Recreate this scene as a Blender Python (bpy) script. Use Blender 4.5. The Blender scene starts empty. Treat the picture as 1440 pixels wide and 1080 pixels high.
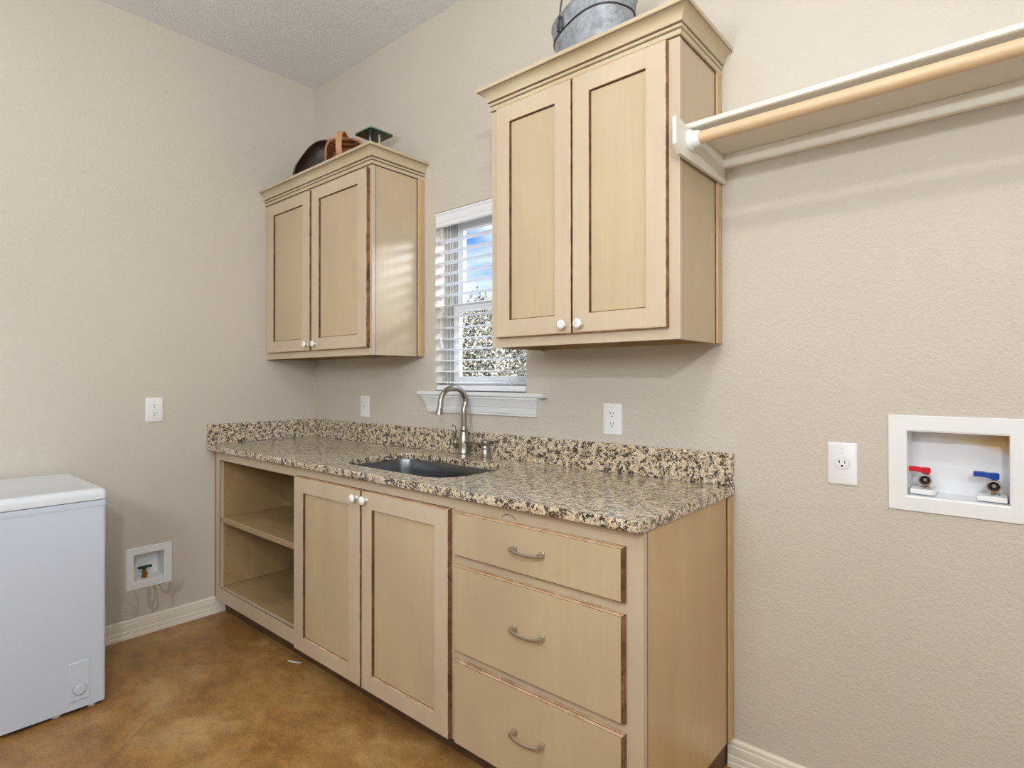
import bpy, bmesh, math, random
import numpy as np
from mathutils import Vector, Matrix

random.seed(4)
scn = bpy.context.scene
COL = scn.collection

# ------------------------------------------------------------------ camera
cam_d = bpy.data.cameras.new('camera'); cam = bpy.data.objects.new('camera', cam_d); COL.objects.link(cam)
RV = Vector((0.757180, 0.653206, -0.000559)); UV = Vector((0.003568, -0.003281, 0.999988)); FV = Vector((-0.653196, 0.757173, 0.004815))
M = Matrix((( RV.x, UV.x, -FV.x, 3.26036), (RV.y, UV.y, -FV.y, -1.90236), (RV.z, UV.z, -FV.z, 1.26518), (0, 0, 0, 1)))
cam.matrix_world = M
cam_d.sensor_width = 36; cam_d.lens = 808.15 / 1440 * 36
cam_d.shift_y = -10.9 / 1440
cam_d.clip_start = 0.02
scn.camera = cam

# ------------------------------------------------------------------ view + world + lights
scn.view_settings.view_transform = 'Standard'
scn.view_settings.look = 'None'
scn.view_settings.gamma = 1.0
scn.view_settings.use_curve_mapping = False
scn.view_settings.exposure = -0.03

world = bpy.data.worlds.new('sky'); scn.world = world; world.use_nodes = True
wn = world.node_tree; wn.nodes.clear()
w_out = wn.nodes.new('ShaderNodeOutputWorld'); w_bg = wn.nodes.new('ShaderNodeBackground')
w_tc = wn.nodes.new('ShaderNodeTexCoord'); w_map = wn.nodes.new('ShaderNodeMapping'); w_map.inputs['Scale'].default_value = (1, 1, 3.0)
w_no = wn.nodes.new('ShaderNodeTexNoise'); w_no.inputs['Scale'].default_value = 2.6; w_no.inputs['Detail'].default_value = 6
w_rp = wn.nodes.new('ShaderNodeValToRGB')
w_rp.color_ramp.elements[0].position = 0.47; w_rp.color_ramp.elements[0].color = (0.075, 0.24, 0.60, 1)
w_rp.color_ramp.elements[1].position = 0.60; w_rp.color_ramp.elements[1].color = (0.72, 0.78, 0.95, 1)
wn.links.new(w_tc.outputs['Generated'], w_map.inputs['Vector']); wn.links.new(w_map.outputs['Vector'], w_no.inputs['Vector'])
wn.links.new(w_no.outputs['Fac'], w_rp.inputs['Fac']); wn.links.new(w_rp.outputs['Color'], w_bg.inputs['Color'])
w_bg.inputs['Strength'].default_value = 1.7
wn.links.new(w_bg.outputs['Background'], w_out.inputs['Surface'])

def lamp(name, kind, loc, energy, color=(1, 1, 1), size=0.3, size_y=None, aim=None, spread=None):
    d = bpy.data.lights.new(name, kind); d.energy = energy; d.color = color
    if kind == 'AREA':
        d.size = size
        if size_y: d.shape = 'RECTANGLE'; d.size_y = size_y
        if spread: d.spread = spread
    elif kind == 'POINT': d.shadow_soft_size = size
    o = bpy.data.objects.new(name, d); COL.objects.link(o); o.location = loc
    if aim is not None:
        o.rotation_euler = (Vector(aim) - Vector(loc)).to_track_quat('-Z', 'Y').to_euler()
    return o

sun = lamp('sun', 'SUN', (0, -5, 9), 7.0, (1, 0.97, 0.9)); sun.rotation_euler = (math.radians(42), 0, math.radians(20)); sun.data.angle = 0.01
lamp('ceiling_lamp_light', 'POINT', (2.94, -1.60, 2.82), 22, (1.0, 0.97, 0.93), 0.05)
lamp('photographer_flash', 'POINT', (3.72, -2.40, 2.14), 74, (0.97, 0.98, 1.0), 0.04)
lamp('room_fill_ceiling', 'AREA', (1.9, -2.5, 3.03), 3, (1.0, 0.98, 0.97), 2.2, 1.4, aim=(1.9, -2.5, 0))
lamp('added_ceiling_uplight', 'AREA', (2.4, -2.8, 1.9), 33, (0.92, 0.98, 1.0), 0.6, 0.6, aim=(1.0, -1.2, 3.06))  # unseen uplight added to brighten the ceiling
lamp('side_window_daylight', 'AREA', (4.90, -2.2, 1.6), 12, (0.6, 0.83, 1.0), 1.0, 1.3, aim=(0, -1.3, 0.9))
lamp('added_window_fill', 'AREA', (3.6, 2.2, 3.3), 330, (0.86, 0.93, 1.0), 1.6, 1.6, aim=(1.4, 0.05, 1.65))  # unseen lamp added outside to brighten the window jamb and cabinet side

# ------------------------------------------------------------------ materials
def srgb(r, g, b):
    def c(v):
        v /= 255.0
        return v / 12.92 if v <= 0.04045 else ((v + 0.055) / 1.055) ** 2.4
    return (c(r), c(g), c(b), 1)

def newmat(name):
    m = bpy.data.materials.new(name); m.use_nodes = True
    return m, m.node_tree, m.node_tree.nodes['Principled BSDF']

def posn(nt, scale=(1, 1, 1), rot=(0, 0, 0), loc=(0, 0, 0)):
    g = nt.nodes.new('ShaderNodeNewGeometry'); mp = nt.nodes.new('ShaderNodeMapping')
    mp.inputs['Scale'].default_value = scale; mp.inputs['Rotation'].default_value = rot; mp.inputs['Location'].default_value = loc
    nt.links.new(g.outputs['Position'], mp.inputs['Vector']); return mp.outputs['Vector']

def noise(nt, vec, scale, detail=3, rough=0.5, dist=0):
    n = nt.nodes.new('ShaderNodeTexNoise'); n.inputs['Scale'].default_value = scale; n.inputs['Detail'].default_value = detail
    n.inputs['Roughness'].default_value = rough; n.inputs['Distortion'].default_value = dist
    nt.links.new(vec, n.inputs['Vector']); return n.outputs['Fac']

def ramp(nt, fac, stops, interp='LINEAR'):
    r = nt.nodes.new('ShaderNodeValToRGB'); cr = r.color_ramp; cr.interpolation = interp
    while len(cr.elements) < len(stops): cr.elements.new(0.5)
    for e, (p, c) in zip(cr.elements, stops): e.position = p; e.color = c
    nt.links.new(fac, r.inputs['Fac']); return r.outputs['Color']

def mix(nt, fac, a, b, mode='MIX'):
    n = nt.nodes.new('ShaderNodeMix'); n.data_type = 'RGBA'; n.blend_type = mode
    for sock, v in ((n.inputs[0], fac), (n.inputs[6], a), (n.inputs[7], b)):
        if isinstance(v, (int, float)) or isinstance(v, tuple): sock.default_value = v
        else: nt.links.new(v, sock)
    return n.outputs[2]

def mth(nt, op, a, b=None, c=None):
    n = nt.nodes.new('ShaderNodeMath'); n.operation = op
    for i, v in enumerate((a, b, c)):
        if v is None: continue
        if isinstance(v, (int, float)): n.inputs[i].default_value = v
        else: nt.links.new(v, n.inputs[i])
    return n.outputs[0]

def bump(nt, bsdf, h, strength, dist):
    b = nt.nodes.new('ShaderNodeBump'); b.inputs['Strength'].default_value = strength; b.inputs['Distance'].default_value = dist
    nt.links.new(h, b.inputs['Height']); nt.links.new(b.outputs['Normal'], bsdf.inputs['Normal'])

def simple(name, col, rough=0.5, metal=0.0, spec=0.5, coat=0.0, vary=0.0):
    m, nt, b = newmat(name)
    if vary:
        f = noise(nt, posn(nt), 9, 3)
        c2 = tuple(min(1, v * (1 - vary)) for v in col[:3]) + (1,)
        nt.links.new(ramp(nt, f, [(0.35, c2), (0.65, col)]), b.inputs['Base Color'])
    else: b.inputs['Base Color'].default_value = col
    b.inputs['Roughness'].default_value = rough; b.inputs['Metallic'].default_value = metal
    b.inputs['Specular IOR Level'].default_value = spec; b.inputs['Coat Weight'].default_value = coat
    return m

def wall_mat(name, col, tex_scale, strength, stain=False):
    m, nt, b = newmat(name)
    v = posn(nt)
    big = noise(nt, v, 1.3, 3)
    c2 = tuple(x * 0.95 for x in col[:3]) + (1,)
    base = ramp(nt, big, [(0.3, c2), (0.7, col)])
    if stain:
        # drip and scuff marks below the shut-off box
        vs = posn(nt, (1, 7, 2.2)); n1 = noise(nt, vs, 1.3, 2, 0.5, 0.6)
        sep = nt.nodes.new('ShaderNodeSeparateXYZ'); g = nt.nodes.new('ShaderNodeNewGeometry'); nt.links.new(g.outputs['Position'], sep.inputs[0])
        my = mth(nt, 'SUBTRACT', 1.0, mth(nt, 'ABSOLUTE', mth(nt, 'MULTIPLY', mth(nt, 'ADD', sep.outputs['Y'], 0.86), 5.5)))
        mz = mth(nt, 'MULTIPLY', mth(nt, 'LESS_THAN', sep.outputs['Z'], 0.228), 1.0)
        line = mth(nt, 'SUBTRACT', 1.0, mth(nt, 'MULTIPLY', mth(nt, 'ABSOLUTE', mth(nt, 'SUBTRACT', n1, 0.5)), 34.0))
        k = mth(nt, 'MULTIPLY', mth(nt, 'MULTIPLY', mth(nt, 'MAXIMUM', my, 0.0), mz), mth(nt, 'MAXIMUM', line, 0.0))
        k = mth(nt, 'MULTIPLY', k, 0.55)
        base = mix(nt, k, base, srgb(105, 88, 70))
    nt.links.new(base, b.inputs['Base Color'])
    b.inputs['Roughness'].default_value = 0.55; b.inputs['Specular IOR Level'].default_value = 0.3
    n = noise(nt, v, tex_scale, 2.5, 0.55, 0.6)
    n2 = noise(nt, v, tex_scale * 0.45, 2, 0.5, 1.0)
    h = mth(nt, 'ADD', ramp(nt, n, [(0.42, (0, 0, 0, 1)), (0.60, (1, 1, 1, 1))]), ramp(nt, n2, [(0.45, (0, 0, 0, 1)), (0.55, (1, 1, 1, 1))]))
    bump(nt, b, h, strength, 0.004)
    return m

M_wall = wall_mat('painted_textured_wall', srgb(208, 200, 188), 120, 0.20)
M_wall_l = wall_mat('painted_textured_wall_left', srgb(208, 200, 188), 120, 0.20, True)
M_ceil = wall_mat('ceiling_texture', srgb(238, 238, 240), 90, 0.45)

def wood_mat(name, ca, cb, cc, rough=0.36, grain=(30, 30, 1.6)):
    m, nt, b = newmat(name)
    g1 = noise(nt, posn(nt, grain), 2.2, 4, 0.6, 0.3)
    g2 = noise(nt, posn(nt, (1, 1, 0.5)), 3.2, 3, 0.55, 0.5)
    base = ramp(nt, g1, [(0.25, cb), (0.75, ca)])
    blot = ramp(nt, g2, [(0.38, (0, 0, 0, 1)), (0.66, (1, 1, 1, 1))])
    base = mix(nt, mth(nt, 'MULTIPLY', blot, 0.75), base, cc)
    nt.links.new(base, b.inputs['Base Color']); b.inputs['Roughness'].default_value = rough
    b.inputs['Specular IOR Level'].default_value = 0.5; b.inputs['Coat Weight'].default_value = 0.25; b.inputs['Coat Roughness'].default_value = 0.25
    bump(nt, b, g1, 0.05, 0.002)
    return m

M_frame = wood_mat('glazed_maple_frame', srgb(208, 192, 167), srgb(202, 185, 158), srgb(193, 175, 151))
M_panel = wood_mat('glazed_maple_panel', srgb(202, 184, 150), srgb(194, 175, 140), srgb(184, 165, 138))
M_side = wood_mat('glazed_maple_side', srgb(208, 180, 134), srgb(199, 169, 122), srgb(186, 155, 110))
M_inner = wood_mat('cabinet_inner', srgb(188, 164, 122), srgb(172, 146, 104), srgb(150, 122, 82))
M_crown = wood_mat('glazed_crown', srgb(207, 194, 165), srgb(198, 183, 151), srgb(186, 168, 135), grain=(3, 3, 6))
def glaze_mat(name, ca, cb):
    m, nt, b = newmat(name)
    f = noise(nt, posn(nt), 22, 4, 0.65, 0.6)
    nt.links.new(ramp(nt, f, [(0.36, ca), (0.66, cb)]), b.inputs['Base Color']); b.inputs['Roughness'].default_value = 0.45
    return m
M_glaze = glaze_mat('brown_glaze', srgb(72, 44, 26), srgb(120, 84, 54))
M_edge = glaze_mat('worn_lit_glaze_edge', srgb(176, 140, 106), srgb(212, 186, 152))  # edge glaze; also paints up-facing recess faces as lit
M_sideedge = glaze_mat('shaded_glaze_edge', srgb(88, 58, 38), srgb(150, 112, 80))  # shaded copy of the edge glaze for sideways faces
M_toe = simple('toe_kick_wood', srgb(104, 78, 54), 0.6, vary=0.3)

# granite
m, nt, b = newmat('speckled_granite'); M_granite = m
v = posn(nt)
warp = nt.nodes.new('ShaderNodeTexNoise'); warp.inputs['Scale'].default_value = 45; warp.inputs['Detail'].default_value = 3; nt.links.new(v, warp.inputs['Vector'])
vm = nt.nodes.new('ShaderNodeVectorMath'); vm.operation = 'MULTIPLY_ADD'; vm.inputs[1].default_value = (0.02, 0.02, 0.02)
nt.links.new(warp.outputs['Color'], vm.inputs[0]); nt.links.new(v, vm.inputs[2])
def voro(scale):
    n = nt.nodes.new('ShaderNodeTexVoronoi'); n.inputs['Scale'].default_value = scale; nt.links.new(vm.outputs[0], n.inputs['Vector'])
    s = nt.nodes.new('ShaderNodeSeparateColor'); nt.links.new(n.outputs['Color'], s.inputs[0]); return s.outputs[0], s.outputs[1]
a1, a2 = voro(150); b1, b2 = voro(290)
clump = noise(nt, v, 46, 3, 0.6, 0.5)
base = ramp(nt, a1, [(0.0, srgb(196, 176, 142)), (0.25, srgb(228, 214, 184)), (0.5, srgb(204, 178, 134)), (0.66, srgb(236, 230, 216)), (0.86, srgb(168, 158, 146))], 'CONSTANT')
fine = ramp(nt, b1, [(0.0, srgb(205, 188, 158)), (0.45, srgb(230, 220, 200)), (0.72, srgb(160, 142, 120)), (0.88, srgb(100, 88, 78))], 'CONSTANT')
base = mix(nt, 0.42, base, fine)
dk = mth(nt, 'GREATER_THAN', mth(nt, 'ADD', a2, mth(nt, 'MULTIPLY', mth(nt, 'SUBTRACT', clump, 0.5), 3.0)), 0.76)
dk2 = mth(nt, 'GREATER_THAN', mth(nt, 'ADD', b2, mth(nt, 'MULTIPLY', mth(nt, 'SUBTRACT', clump, 0.5), 2.2)), 0.80)
dcol = ramp(nt, b1, [(0.0, srgb(40, 32, 28)), (0.5, srgb(74, 58, 46)), (0.8, srgb(112, 98, 86))], 'CONSTANT')
base = mix(nt, dk, base, dcol); base = mix(nt, dk2, base, srgb(80, 64, 52))
nt.links.new(base, b.inputs['Base Color']); b.inputs['Roughness'].default_value = 0.13; b.inputs['Specular IOR Level'].default_value = 0.8; b.inputs['Coat Weight'].default_value = 0.6; b.inputs['Coat Roughness'].default_value = 0.28

# stained concrete floor with scored diagonal lines
m, nt, b = newmat('stained_concrete'); M_floor = m
n1 = noise(nt, posn(nt), 2.3, 6, 0.62, 0.5); n2 = noise(nt, posn(nt, (1, 1.7, 1), (0, 0, 0.7)), 9.0, 8, 0.72, 0.3); n3 = noise(nt, posn(nt), 130, 4, 0.7)
c = ramp(nt, n1, [(0.32, srgb(112, 72, 30)), (0.43, srgb(148, 102, 46)), (0.53, srgb(172, 126, 66)), (0.64, srgb(208, 172, 116))])
c = mix(nt, 0.35, c, ramp(nt, n2, [(0.40, srgb(106, 66, 24)), (0.60, srgb(200, 158, 98))]))
c = mix(nt, 0.30, c, ramp(nt, n3, [(0.35, srgb(92, 60, 28)), (0.65, srgb(186, 146, 94))]))
g = nt.nodes.new('ShaderNodeNewGeometry'); sp = nt.nodes.new('ShaderNodeSeparateXYZ'); nt.links.new(g.outputs['Position'], sp.inputs[0])
wob = mth(nt, 'MULTIPLY', mth(nt, 'SUBTRACT', noise(nt, posn(nt), 3, 2), 0.5), 0.006)
def score(expr, off, per):
    t = mth(nt, 'ADD', mth(nt, 'ADD', expr, wob), -off + per / 2 + per * 20)
    t = mth(nt, 'ABSOLUTE', mth(nt, 'SUBTRACT', mth(nt, 'MODULO', t, per), per / 2))
    return mth(nt, 'LESS_THAN', t, 0.0026)
s1 = score(mth(nt, 'ADD', sp.outputs['X'], sp.outputs['Y']), -0.32, 1.245)
s2 = score(mth(nt, 'SUBTRACT', sp.outputs['X'], sp.outputs['Y']), 1.41, 1.245)
sc = mth(nt, 'MAXIMUM', s1, s2)
lc = ramp(nt, noise(nt, posn(nt), 5, 3), [(0.46, srgb(100, 70, 44)), (0.56, srgb(170, 140, 104))])
c = mix(nt, mth(nt, 'MULTIPLY', sc, 0.5), c, lc)
nt.links.new(c, b.inputs['Base Color']); b.inputs['Roughness'].default_value = 0.42
nt.links.new(ramp(nt, n2, [(0.3, (0.30, 0.30, 0.30, 1)), (0.7, (0.5, 0.5, 0.5, 1))]), b.inputs['Roughness'])
bump(nt, b, mth(nt, 'SUBTRACT', n3, sc), 0.08, 0.002)

M_white = simple('white_painted_trim', srgb(228, 231, 234), 0.4)
M_trimcream = simple('cream_painted_trim', srgb(236, 230, 214), 0.42)
M_shelf = simple('white_painted_shelf', srgb(232, 228, 216), 0.45, vary=0.03)
M_plastic = simple('white_plastic', srgb(238, 240, 242), 0.3)
M_plate = simple('white_cover_plate', srgb(238, 240, 243), 0.3)
M_hole = simple('dark_slot', srgb(30, 28, 28), 0.7)
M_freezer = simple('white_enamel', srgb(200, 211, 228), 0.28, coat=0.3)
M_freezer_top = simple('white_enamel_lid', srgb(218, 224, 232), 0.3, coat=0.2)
M_greyline = simple('grey_gasket', srgb(165, 172, 180), 0.6)
M_black = simple('black_rubber', srgb(24, 22, 22), 0.7)
M_blind = simple('white_blind', srgb(234, 237, 244), 0.45)
M_vinyl = simple('white_vinyl_frame', srgb(235, 235, 232), 0.4)
M_track = simple('grey_window_track', srgb(176, 174, 168), 0.5, vary=0.25)
M_cord = simple('white_cord', srgb(236, 236, 232), 0.7)
M_ceramic = simple('white_ceramic', srgb(244, 244, 246), 0.12, coat=0.6)
M_ink = simple('blue_grey_motif', srgb(40, 46, 78), 0.3)
M_rod = wood_mat('bare_wood_rod', srgb(218, 190, 152), srgb(208, 178, 138), srgb(212, 184, 146), 0.4, (1.5, 30, 30))
M_red = simple('red_plastic', srgb(205, 22, 36), 0.35)
M_blue = simple('blue_plastic', srgb(10, 70, 160), 0.35)
M_green = simple('green_plastic', srgb(10, 70, 48), 0.4)
M_dgreen = simple('dark_green_enamel', srgb(38, 62, 50), 0.3)
M_lgreen = simple('green_enamel_rim', srgb(112, 142, 122), 0.35)
M_brass = simple('brass', srgb(176, 130, 60), 0.35, 1.0)
M_chrome = simple('chrome', srgb(205, 205, 205), 0.18, 1.0)
M_nickel = simple('brushed_nickel', srgb(168, 162, 154), 0.30, 1.0)
M_pull = simple('satin_nickel', srgb(200, 194, 186), 0.36, 1.0)
m, nt, b = newmat('brushed_steel_sink'); M_steel = m
b.inputs['Base Color'].default_value = srgb(112, 114, 116); b.inputs['Metallic'].default_value = 1.0; b.inputs['Roughness'].default_value = 0.32
b.inputs['Anisotropic'].default_value = 0.5
m, nt, b = newmat('galvanised_steel'); M_galv = m
vo = nt.nodes.new('ShaderNodeTexVoronoi'); vo.inputs['Scale'].default_value = 70; nt.links.new(posn(nt), vo.inputs['Vector'])
s = nt.nodes.new('ShaderNodeSeparateColor'); nt.links.new(vo.outputs['Color'], s.inputs[0])
n = noise(nt, posn(nt), 14, 4, 0.6)
c = mix(nt, 0.6, ramp(nt, s.outputs[0], [(0, srgb(132, 138, 144)), (1, srgb(190, 198, 208))]), ramp(nt, n, [(0.34, srgb(126, 130, 134)), (0.68, srgb(180, 187, 196))]))
nt.links.new(c, b.inputs['Base Color']); b.inputs['Metallic'].default_value = 0.2; b.inputs['Roughness'].default_value = 0.55
M_wire = simple('grey_iron_wire', srgb(96, 94, 96), 0.5, 0.8)
M_darkwood = simple('dark_walnut_wood', srgb(52, 30, 20), 0.45, vary=0.5)
M_rimwood = simple('worn_brown_rim', srgb(104, 70, 38), 0.5, vary=0.4)
m, nt, b = newmat('woven_splint'); M_weave = m
wv = nt.nodes.new('ShaderNodeTexWave'); wv.inputs['Scale'].default_value = 28; wv.inputs['Distortion'].default_value = 2.5; wv.bands_direction = 'Z'
nt.links.new(posn(nt), wv.inputs['Vector'])
nt.links.new(ramp(nt, wv.outputs['Fac'], [(0.25, srgb(96, 56, 32)), (0.75, srgb(172, 118, 78))]), b.inputs['Base Color']); b.inputs['Roughness'].default_value = 0.6
bump(nt, b, wv.outputs['Fac'], 0.6, 0.004)
M_splint = simple('light_splint', srgb(196, 146, 98), 0.5, vary=0.15)
M_splintrim = simple('basket_rim_splint', srgb(168, 112, 80), 0.55, vary=0.25)
# washer box plastic with a yellow water stain on its back
m, nt, b = newmat('stained_box_plastic'); M_boxback = m
g = nt.nodes.new('ShaderNodeNewGeometry'); sp = nt.nodes.new('ShaderNodeSeparateXYZ'); nt.links.new(g.outputs['Position'], sp.inputs[0])
tx = mth(nt, 'MULTIPLY', mth(nt, 'SUBTRACT', sp.outputs['X'], 3.10), 6.0)
tx = mth(nt, 'MINIMUM', mth(nt, 'MAXIMUM', tx, 0.0), 1.0)
zc = mth(nt, 'ADD', 1.093, mth(nt, 'MULTIPLY', noise(nt, posn(nt, (9, 1, 2)), 1.5, 2), 0.014))
wid = mth(nt, 'ADD', 0.012, mth(nt, 'MULTIPLY', mth(nt, 'POWER', tx, 3.0), 0.030))
dz = mth(nt, 'DIVIDE', mth(nt, 'ABSOLUTE', mth(nt, 'SUBTRACT', sp.outputs['Z'], zc)), wid)
k = mth(nt, 'MULTIPLY', mth(nt, 'MAXIMUM', mth(nt, 'SUBTRACT', 1.0, dz), 0.0), mth(nt, 'ADD', mth(nt, 'MULTIPLY', tx, 1.3), 0.05))
k = mth(nt, 'MINIMUM', mth(nt, 'MULTIPLY', k, 1.2), 0.85)
c = mix(nt, k, srgb(234, 236, 240), mix(nt, tx, srgb(236, 226, 176), srgb(222, 184, 112)))
nt.links.new(c, b.inputs['Base Color']); b.inputs['Roughness'].default_value = 0.35
# glass
m = bpy.data.materials.new('window_glass'); m.use_nodes = True; nt = m.node_tree; nt.nodes.clear(); M_glass = m
o_ = nt.nodes.new('ShaderNodeOutputMaterial'); tr = nt.nodes.new('ShaderNodeBsdfTransparent'); gl = nt.nodes.new('ShaderNodeBsdfGlossy'); gl.inputs['Roughness'].default_value = 0.02
lw = nt.nodes.new('ShaderNodeLayerWeight'); lw.inputs['Blend'].default_value = 0.12; mx = nt.nodes.new('ShaderNodeMixShader')
nt.links.new(mth(nt, 'MULTIPLY', lw.outputs['Facing'], 0.30), mx.inputs[0]); nt.links.new(tr.outputs[0], mx.inputs[1]); nt.links.new(gl.outputs[0], mx.inputs[2]); nt.links.new(mx.outputs[0], o_.inputs['Surface'])
# foliage
m, nt, b = newmat('leaf'); M_leaf = m
oi = nt.nodes.new('ShaderNodeNewGeometry'); f = oi.outputs['Random Per Island']
nt.links.new(ramp(nt, f, [(0.0, srgb(110, 108, 96)), (0.3, srgb(178, 174, 156)), (0.7, srgb(226, 220, 200)), (1.0, srgb(246, 242, 230))]), b.inputs['Base Color']); b.inputs['Roughness'].default_value = 0.6
M_hedgecore = simple('shrub_core', srgb(112, 110, 98), 0.9, vary=0.4)
M_ground = simple('dry_grass', srgb(150, 144, 112), 0.9, vary=0.3)

# ------------------------------------------------------------------ mesh builder
class MB:
    def __init__(s): s.v = []; s.f = []; s.m = []
    def add(s, vs, fs, mi=0):
        o = len(s.v); s.v += [tuple(v) for v in vs]
        for f in fs: s.f.append([o + i for i in f]); s.m.append(mi)
        return s
    def box(s, x0, x1, y0, y1, z0, z1, mi=0):
        vs = [(x, y, z) for x in (x0, x1) for y in (y0, y1) for z in (z0, z1)]
        return s.add(vs, [(0, 1, 3, 2), (4, 6, 7, 5), (0, 4, 5, 1), (2, 3, 7, 6), (0, 2, 6, 4), (1, 5, 7, 3)], mi)
    def loft(s, rings, mis=None, closed=True, cap0=True, cap1=True, mi=0):
        n = len(rings[0]); o = len(s.v)
        for r in rings: s.v += [tuple(p) for p in r]
        for i in range(len(rings) - 1):
            k = mis[i] if mis else mi
            for j in range(n if closed else n - 1):
                a = o + i * n + j; b = o + i * n + (j + 1) % n
                s.f.append([a, b, b + n, a + n]); s.m.append(k)
        if cap0: s.f.append([o + j for j in range(n)][::-1]); s.m.append(mis[0] if mis else mi)
        if cap1: s.f.append([o + (len(rings) - 1) * n + j for j in range(n)]); s.m.append(mis[-1] if mis else mi)
        return s
    def lathe(s, c, prof, axis='z', seg=24, mi=0, mis=None):
        # prof: list of (radius, height along axis)
        rings = []
        for r, h in prof:
            ring = []
            for k in range(seg):
                a = 2 * math.pi * k / seg; p, q = r * math.cos(a), r * math.sin(a)
                d = {'z': (p, q, h), 'x': (h, p, q), 'y': (q, h, p), '-y': (p, -h, q)}[axis]
                ring.append((c[0] + d[0], c[1] + d[1], c[2] + d[2]))
            rings.append(ring)
        return s.loft(rings, mis=mis, mi=mi)
    def tube(s, pts, rad, seg=12, mi=0, flat=None, up=(0, 0, 1)):
        pts = [Vector(p) for p in pts]; n = len(pts)
        if not isinstance(rad, (list, tuple)): rad = [rad] * n
        rings = []; prev = None
        for i, p in enumerate(pts):
            t = (pts[min(i + 1, n - 1)] - pts[max(i - 1, 0)]).normalized()
            if prev is None:
                a = Vector(up)
                if abs(t.dot(a)) > 0.95: a = Vector((1, 0, 0))
                nrm = (a - t * a.dot(t)).normalized()
            else: nrm = (prev - t * prev.dot(t)).normalized()
            prev = nrm; bn = t.cross(nrm); rx = rad[i]; ry = rx * (flat if flat else 1)
            rings.append([p + nrm * ry * math.cos(2 * math.pi * k / seg) + bn * rx * math.sin(2 * math.pi * k / seg) for k in range(seg)])
        return s.loft(rings, mi=mi)
    def build(s, name, mats, parent=None, smooth=None, bevel=0, recalc=True, sub=0):
        me = bpy.data.meshes.new(name)
        off = Vector((0, 0, 0)); q = parent
        while q is not None: off += q.location; q = q.parent
        me.from_pydata([Vector(v) - off for v in s.v], [], s.f)
        if not isinstance(mats, (list, tuple)): mats = [mats]
        for m_ in mats: me.materials.append(m_)
        me.polygons.foreach_set('material_index', s.m)
        if recalc:
            bm = bmesh.new(); bm.from_mesh(me); bmesh.ops.remove_doubles(bm, verts=bm.verts, dist=1e-6)
            bmesh.ops.recalc_face_normals(bm, faces=bm.faces); bm.to_mesh(me); bm.free()
        if smooth:
            me.shade_smooth() if hasattr(me, 'shade_smooth') else None
            for p in me.polygons: p.use_smooth = True
            me.set_sharp_from_angle(angle=math.radians(smooth))
        o = bpy.data.objects.new(name, me); COL.objects.link(o)
        if parent is not None: o.parent = parent
        if bevel:
            md = o.modifiers.new('bevel', 'BEVEL'); md.width = bevel; md.segments = 2; md.limit_method = 'ANGLE'; md.angle_limit = math.radians(40)
        if sub:
            md = o.modifiers.new('sub', 'SUBSURF'); md.levels = sub; md.render_levels = sub
        return o

def thing(name, label, cat, loc=(0, 0, 0), group=None):
    o = bpy.data.objects.new(name, None); COL.objects.link(o); o.location = loc; o.empty_display_size = 0.05
    o['label'] = label; o['category'] = cat
    if group: o['group'] = group
    return o
def tag(o, label, cat, group=None):
    o['label'] = label; o['category'] = cat
    if group: o['group'] = group
    return o
def struct(o): o['kind'] = 'structure'; return o

# frames: map (u right, v up, d out of the wall) to the world
def back_map(y0): return lambda u, v_, d: (u, y0 - d, v_)
def left_map(x0): return lambda u, v_, d: (x0 + d, u, v_)
def rect_ring(P, u0, u1, v0, v1, inset, d): return [P(u0 + inset, v0 + inset, d), P(u1 - inset, v0 + inset, d), P(u1 - inset, v1 - inset, d), P(u0 + inset, v1 - inset, d)]
def rring(P, u0, u1, v0, v1, rad, d, seg=5):
    out = []
    for cx, cy, a0 in ((u1 - rad, v0 + rad, -90), (u1 - rad, v1 - rad, 0), (u0 + rad, v1 - rad, 90), (u0 + rad, v0 + rad, 180)):
        for k in range(seg + 1):
            a = math.radians(a0 + 90 * k / seg); out.append(P(cx + rad * math.cos(a), cy + rad * math.sin(a), d))
    return out

# ------------------------------------------------------------------ room shell
RX, RY, H = 5.00, -4.60, 3.065
def holed_slab(name, P, u0, u1, v0, v1, depth, holes, mat):
    us = sorted(set([u0, u1] + [h[0] for h in holes] + [h[1] for h in holes])); vs = sorted(set([v0, v1] + [h[2] for h in holes] + [h[3] for h in holes]))
    def solid(i, j):
        if i < 0 or j < 0 or i >= len(us) - 1 or j >= len(vs) - 1: return False
        cu = (us[i] + us[i + 1]) / 2; cv = (vs[j] + vs[j + 1]) / 2
        return not any(h[0] < cu < h[1] and h[2] < cv < h[3] for h in holes)
    mb = MB()
    for i in range(len(us) - 1):
        for j in range(len(vs) - 1):
            if not solid(i, j): continue
            a, b_, c_, d_ = us[i], us[i + 1], vs[j], vs[j + 1]
            mb.add([P(a, c_, 0), P(b_, c_, 0), P(b_, d_, 0), P(a, d_, 0)], [(0, 1, 2, 3)])
            mb.add([P(a, c_, -depth), P(a, d_, -depth), P(b_, d_, -depth), P(b_, c_, -depth)], [(0, 1, 2, 3)])
            for (di, dj, q) in ((-1, 0, ((a, c_), (a, d_))), (1, 0, ((b_, c_), (b_, d_))), (0, -1, ((a, c_), (b_, c_))), (0, 1, ((a, d_), (b_, d_)))):
                if not solid(i + di, j + dj):
                    (p1, p2), (p3, p4) = q
                    mb.add([P(p1, p2, 0), P(p3, p4, 0), P(p3, p4, -depth), P(p1, p2, -depth)], [(0, 1, 2, 3)])
    return struct(mb.build(name, mat))
WX0, WX1, WZ0, WZ1 = 1.120, 1.700, 1.206, 2.0835
BX0, BX1, BZ0, BZ1 = 3.047, 3.267, 0.943, 1.1255
IY0, IY1, IZ0, IZ1 = -0.9765, -0.8364, 0.264, 0.401
T = 0.16
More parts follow.
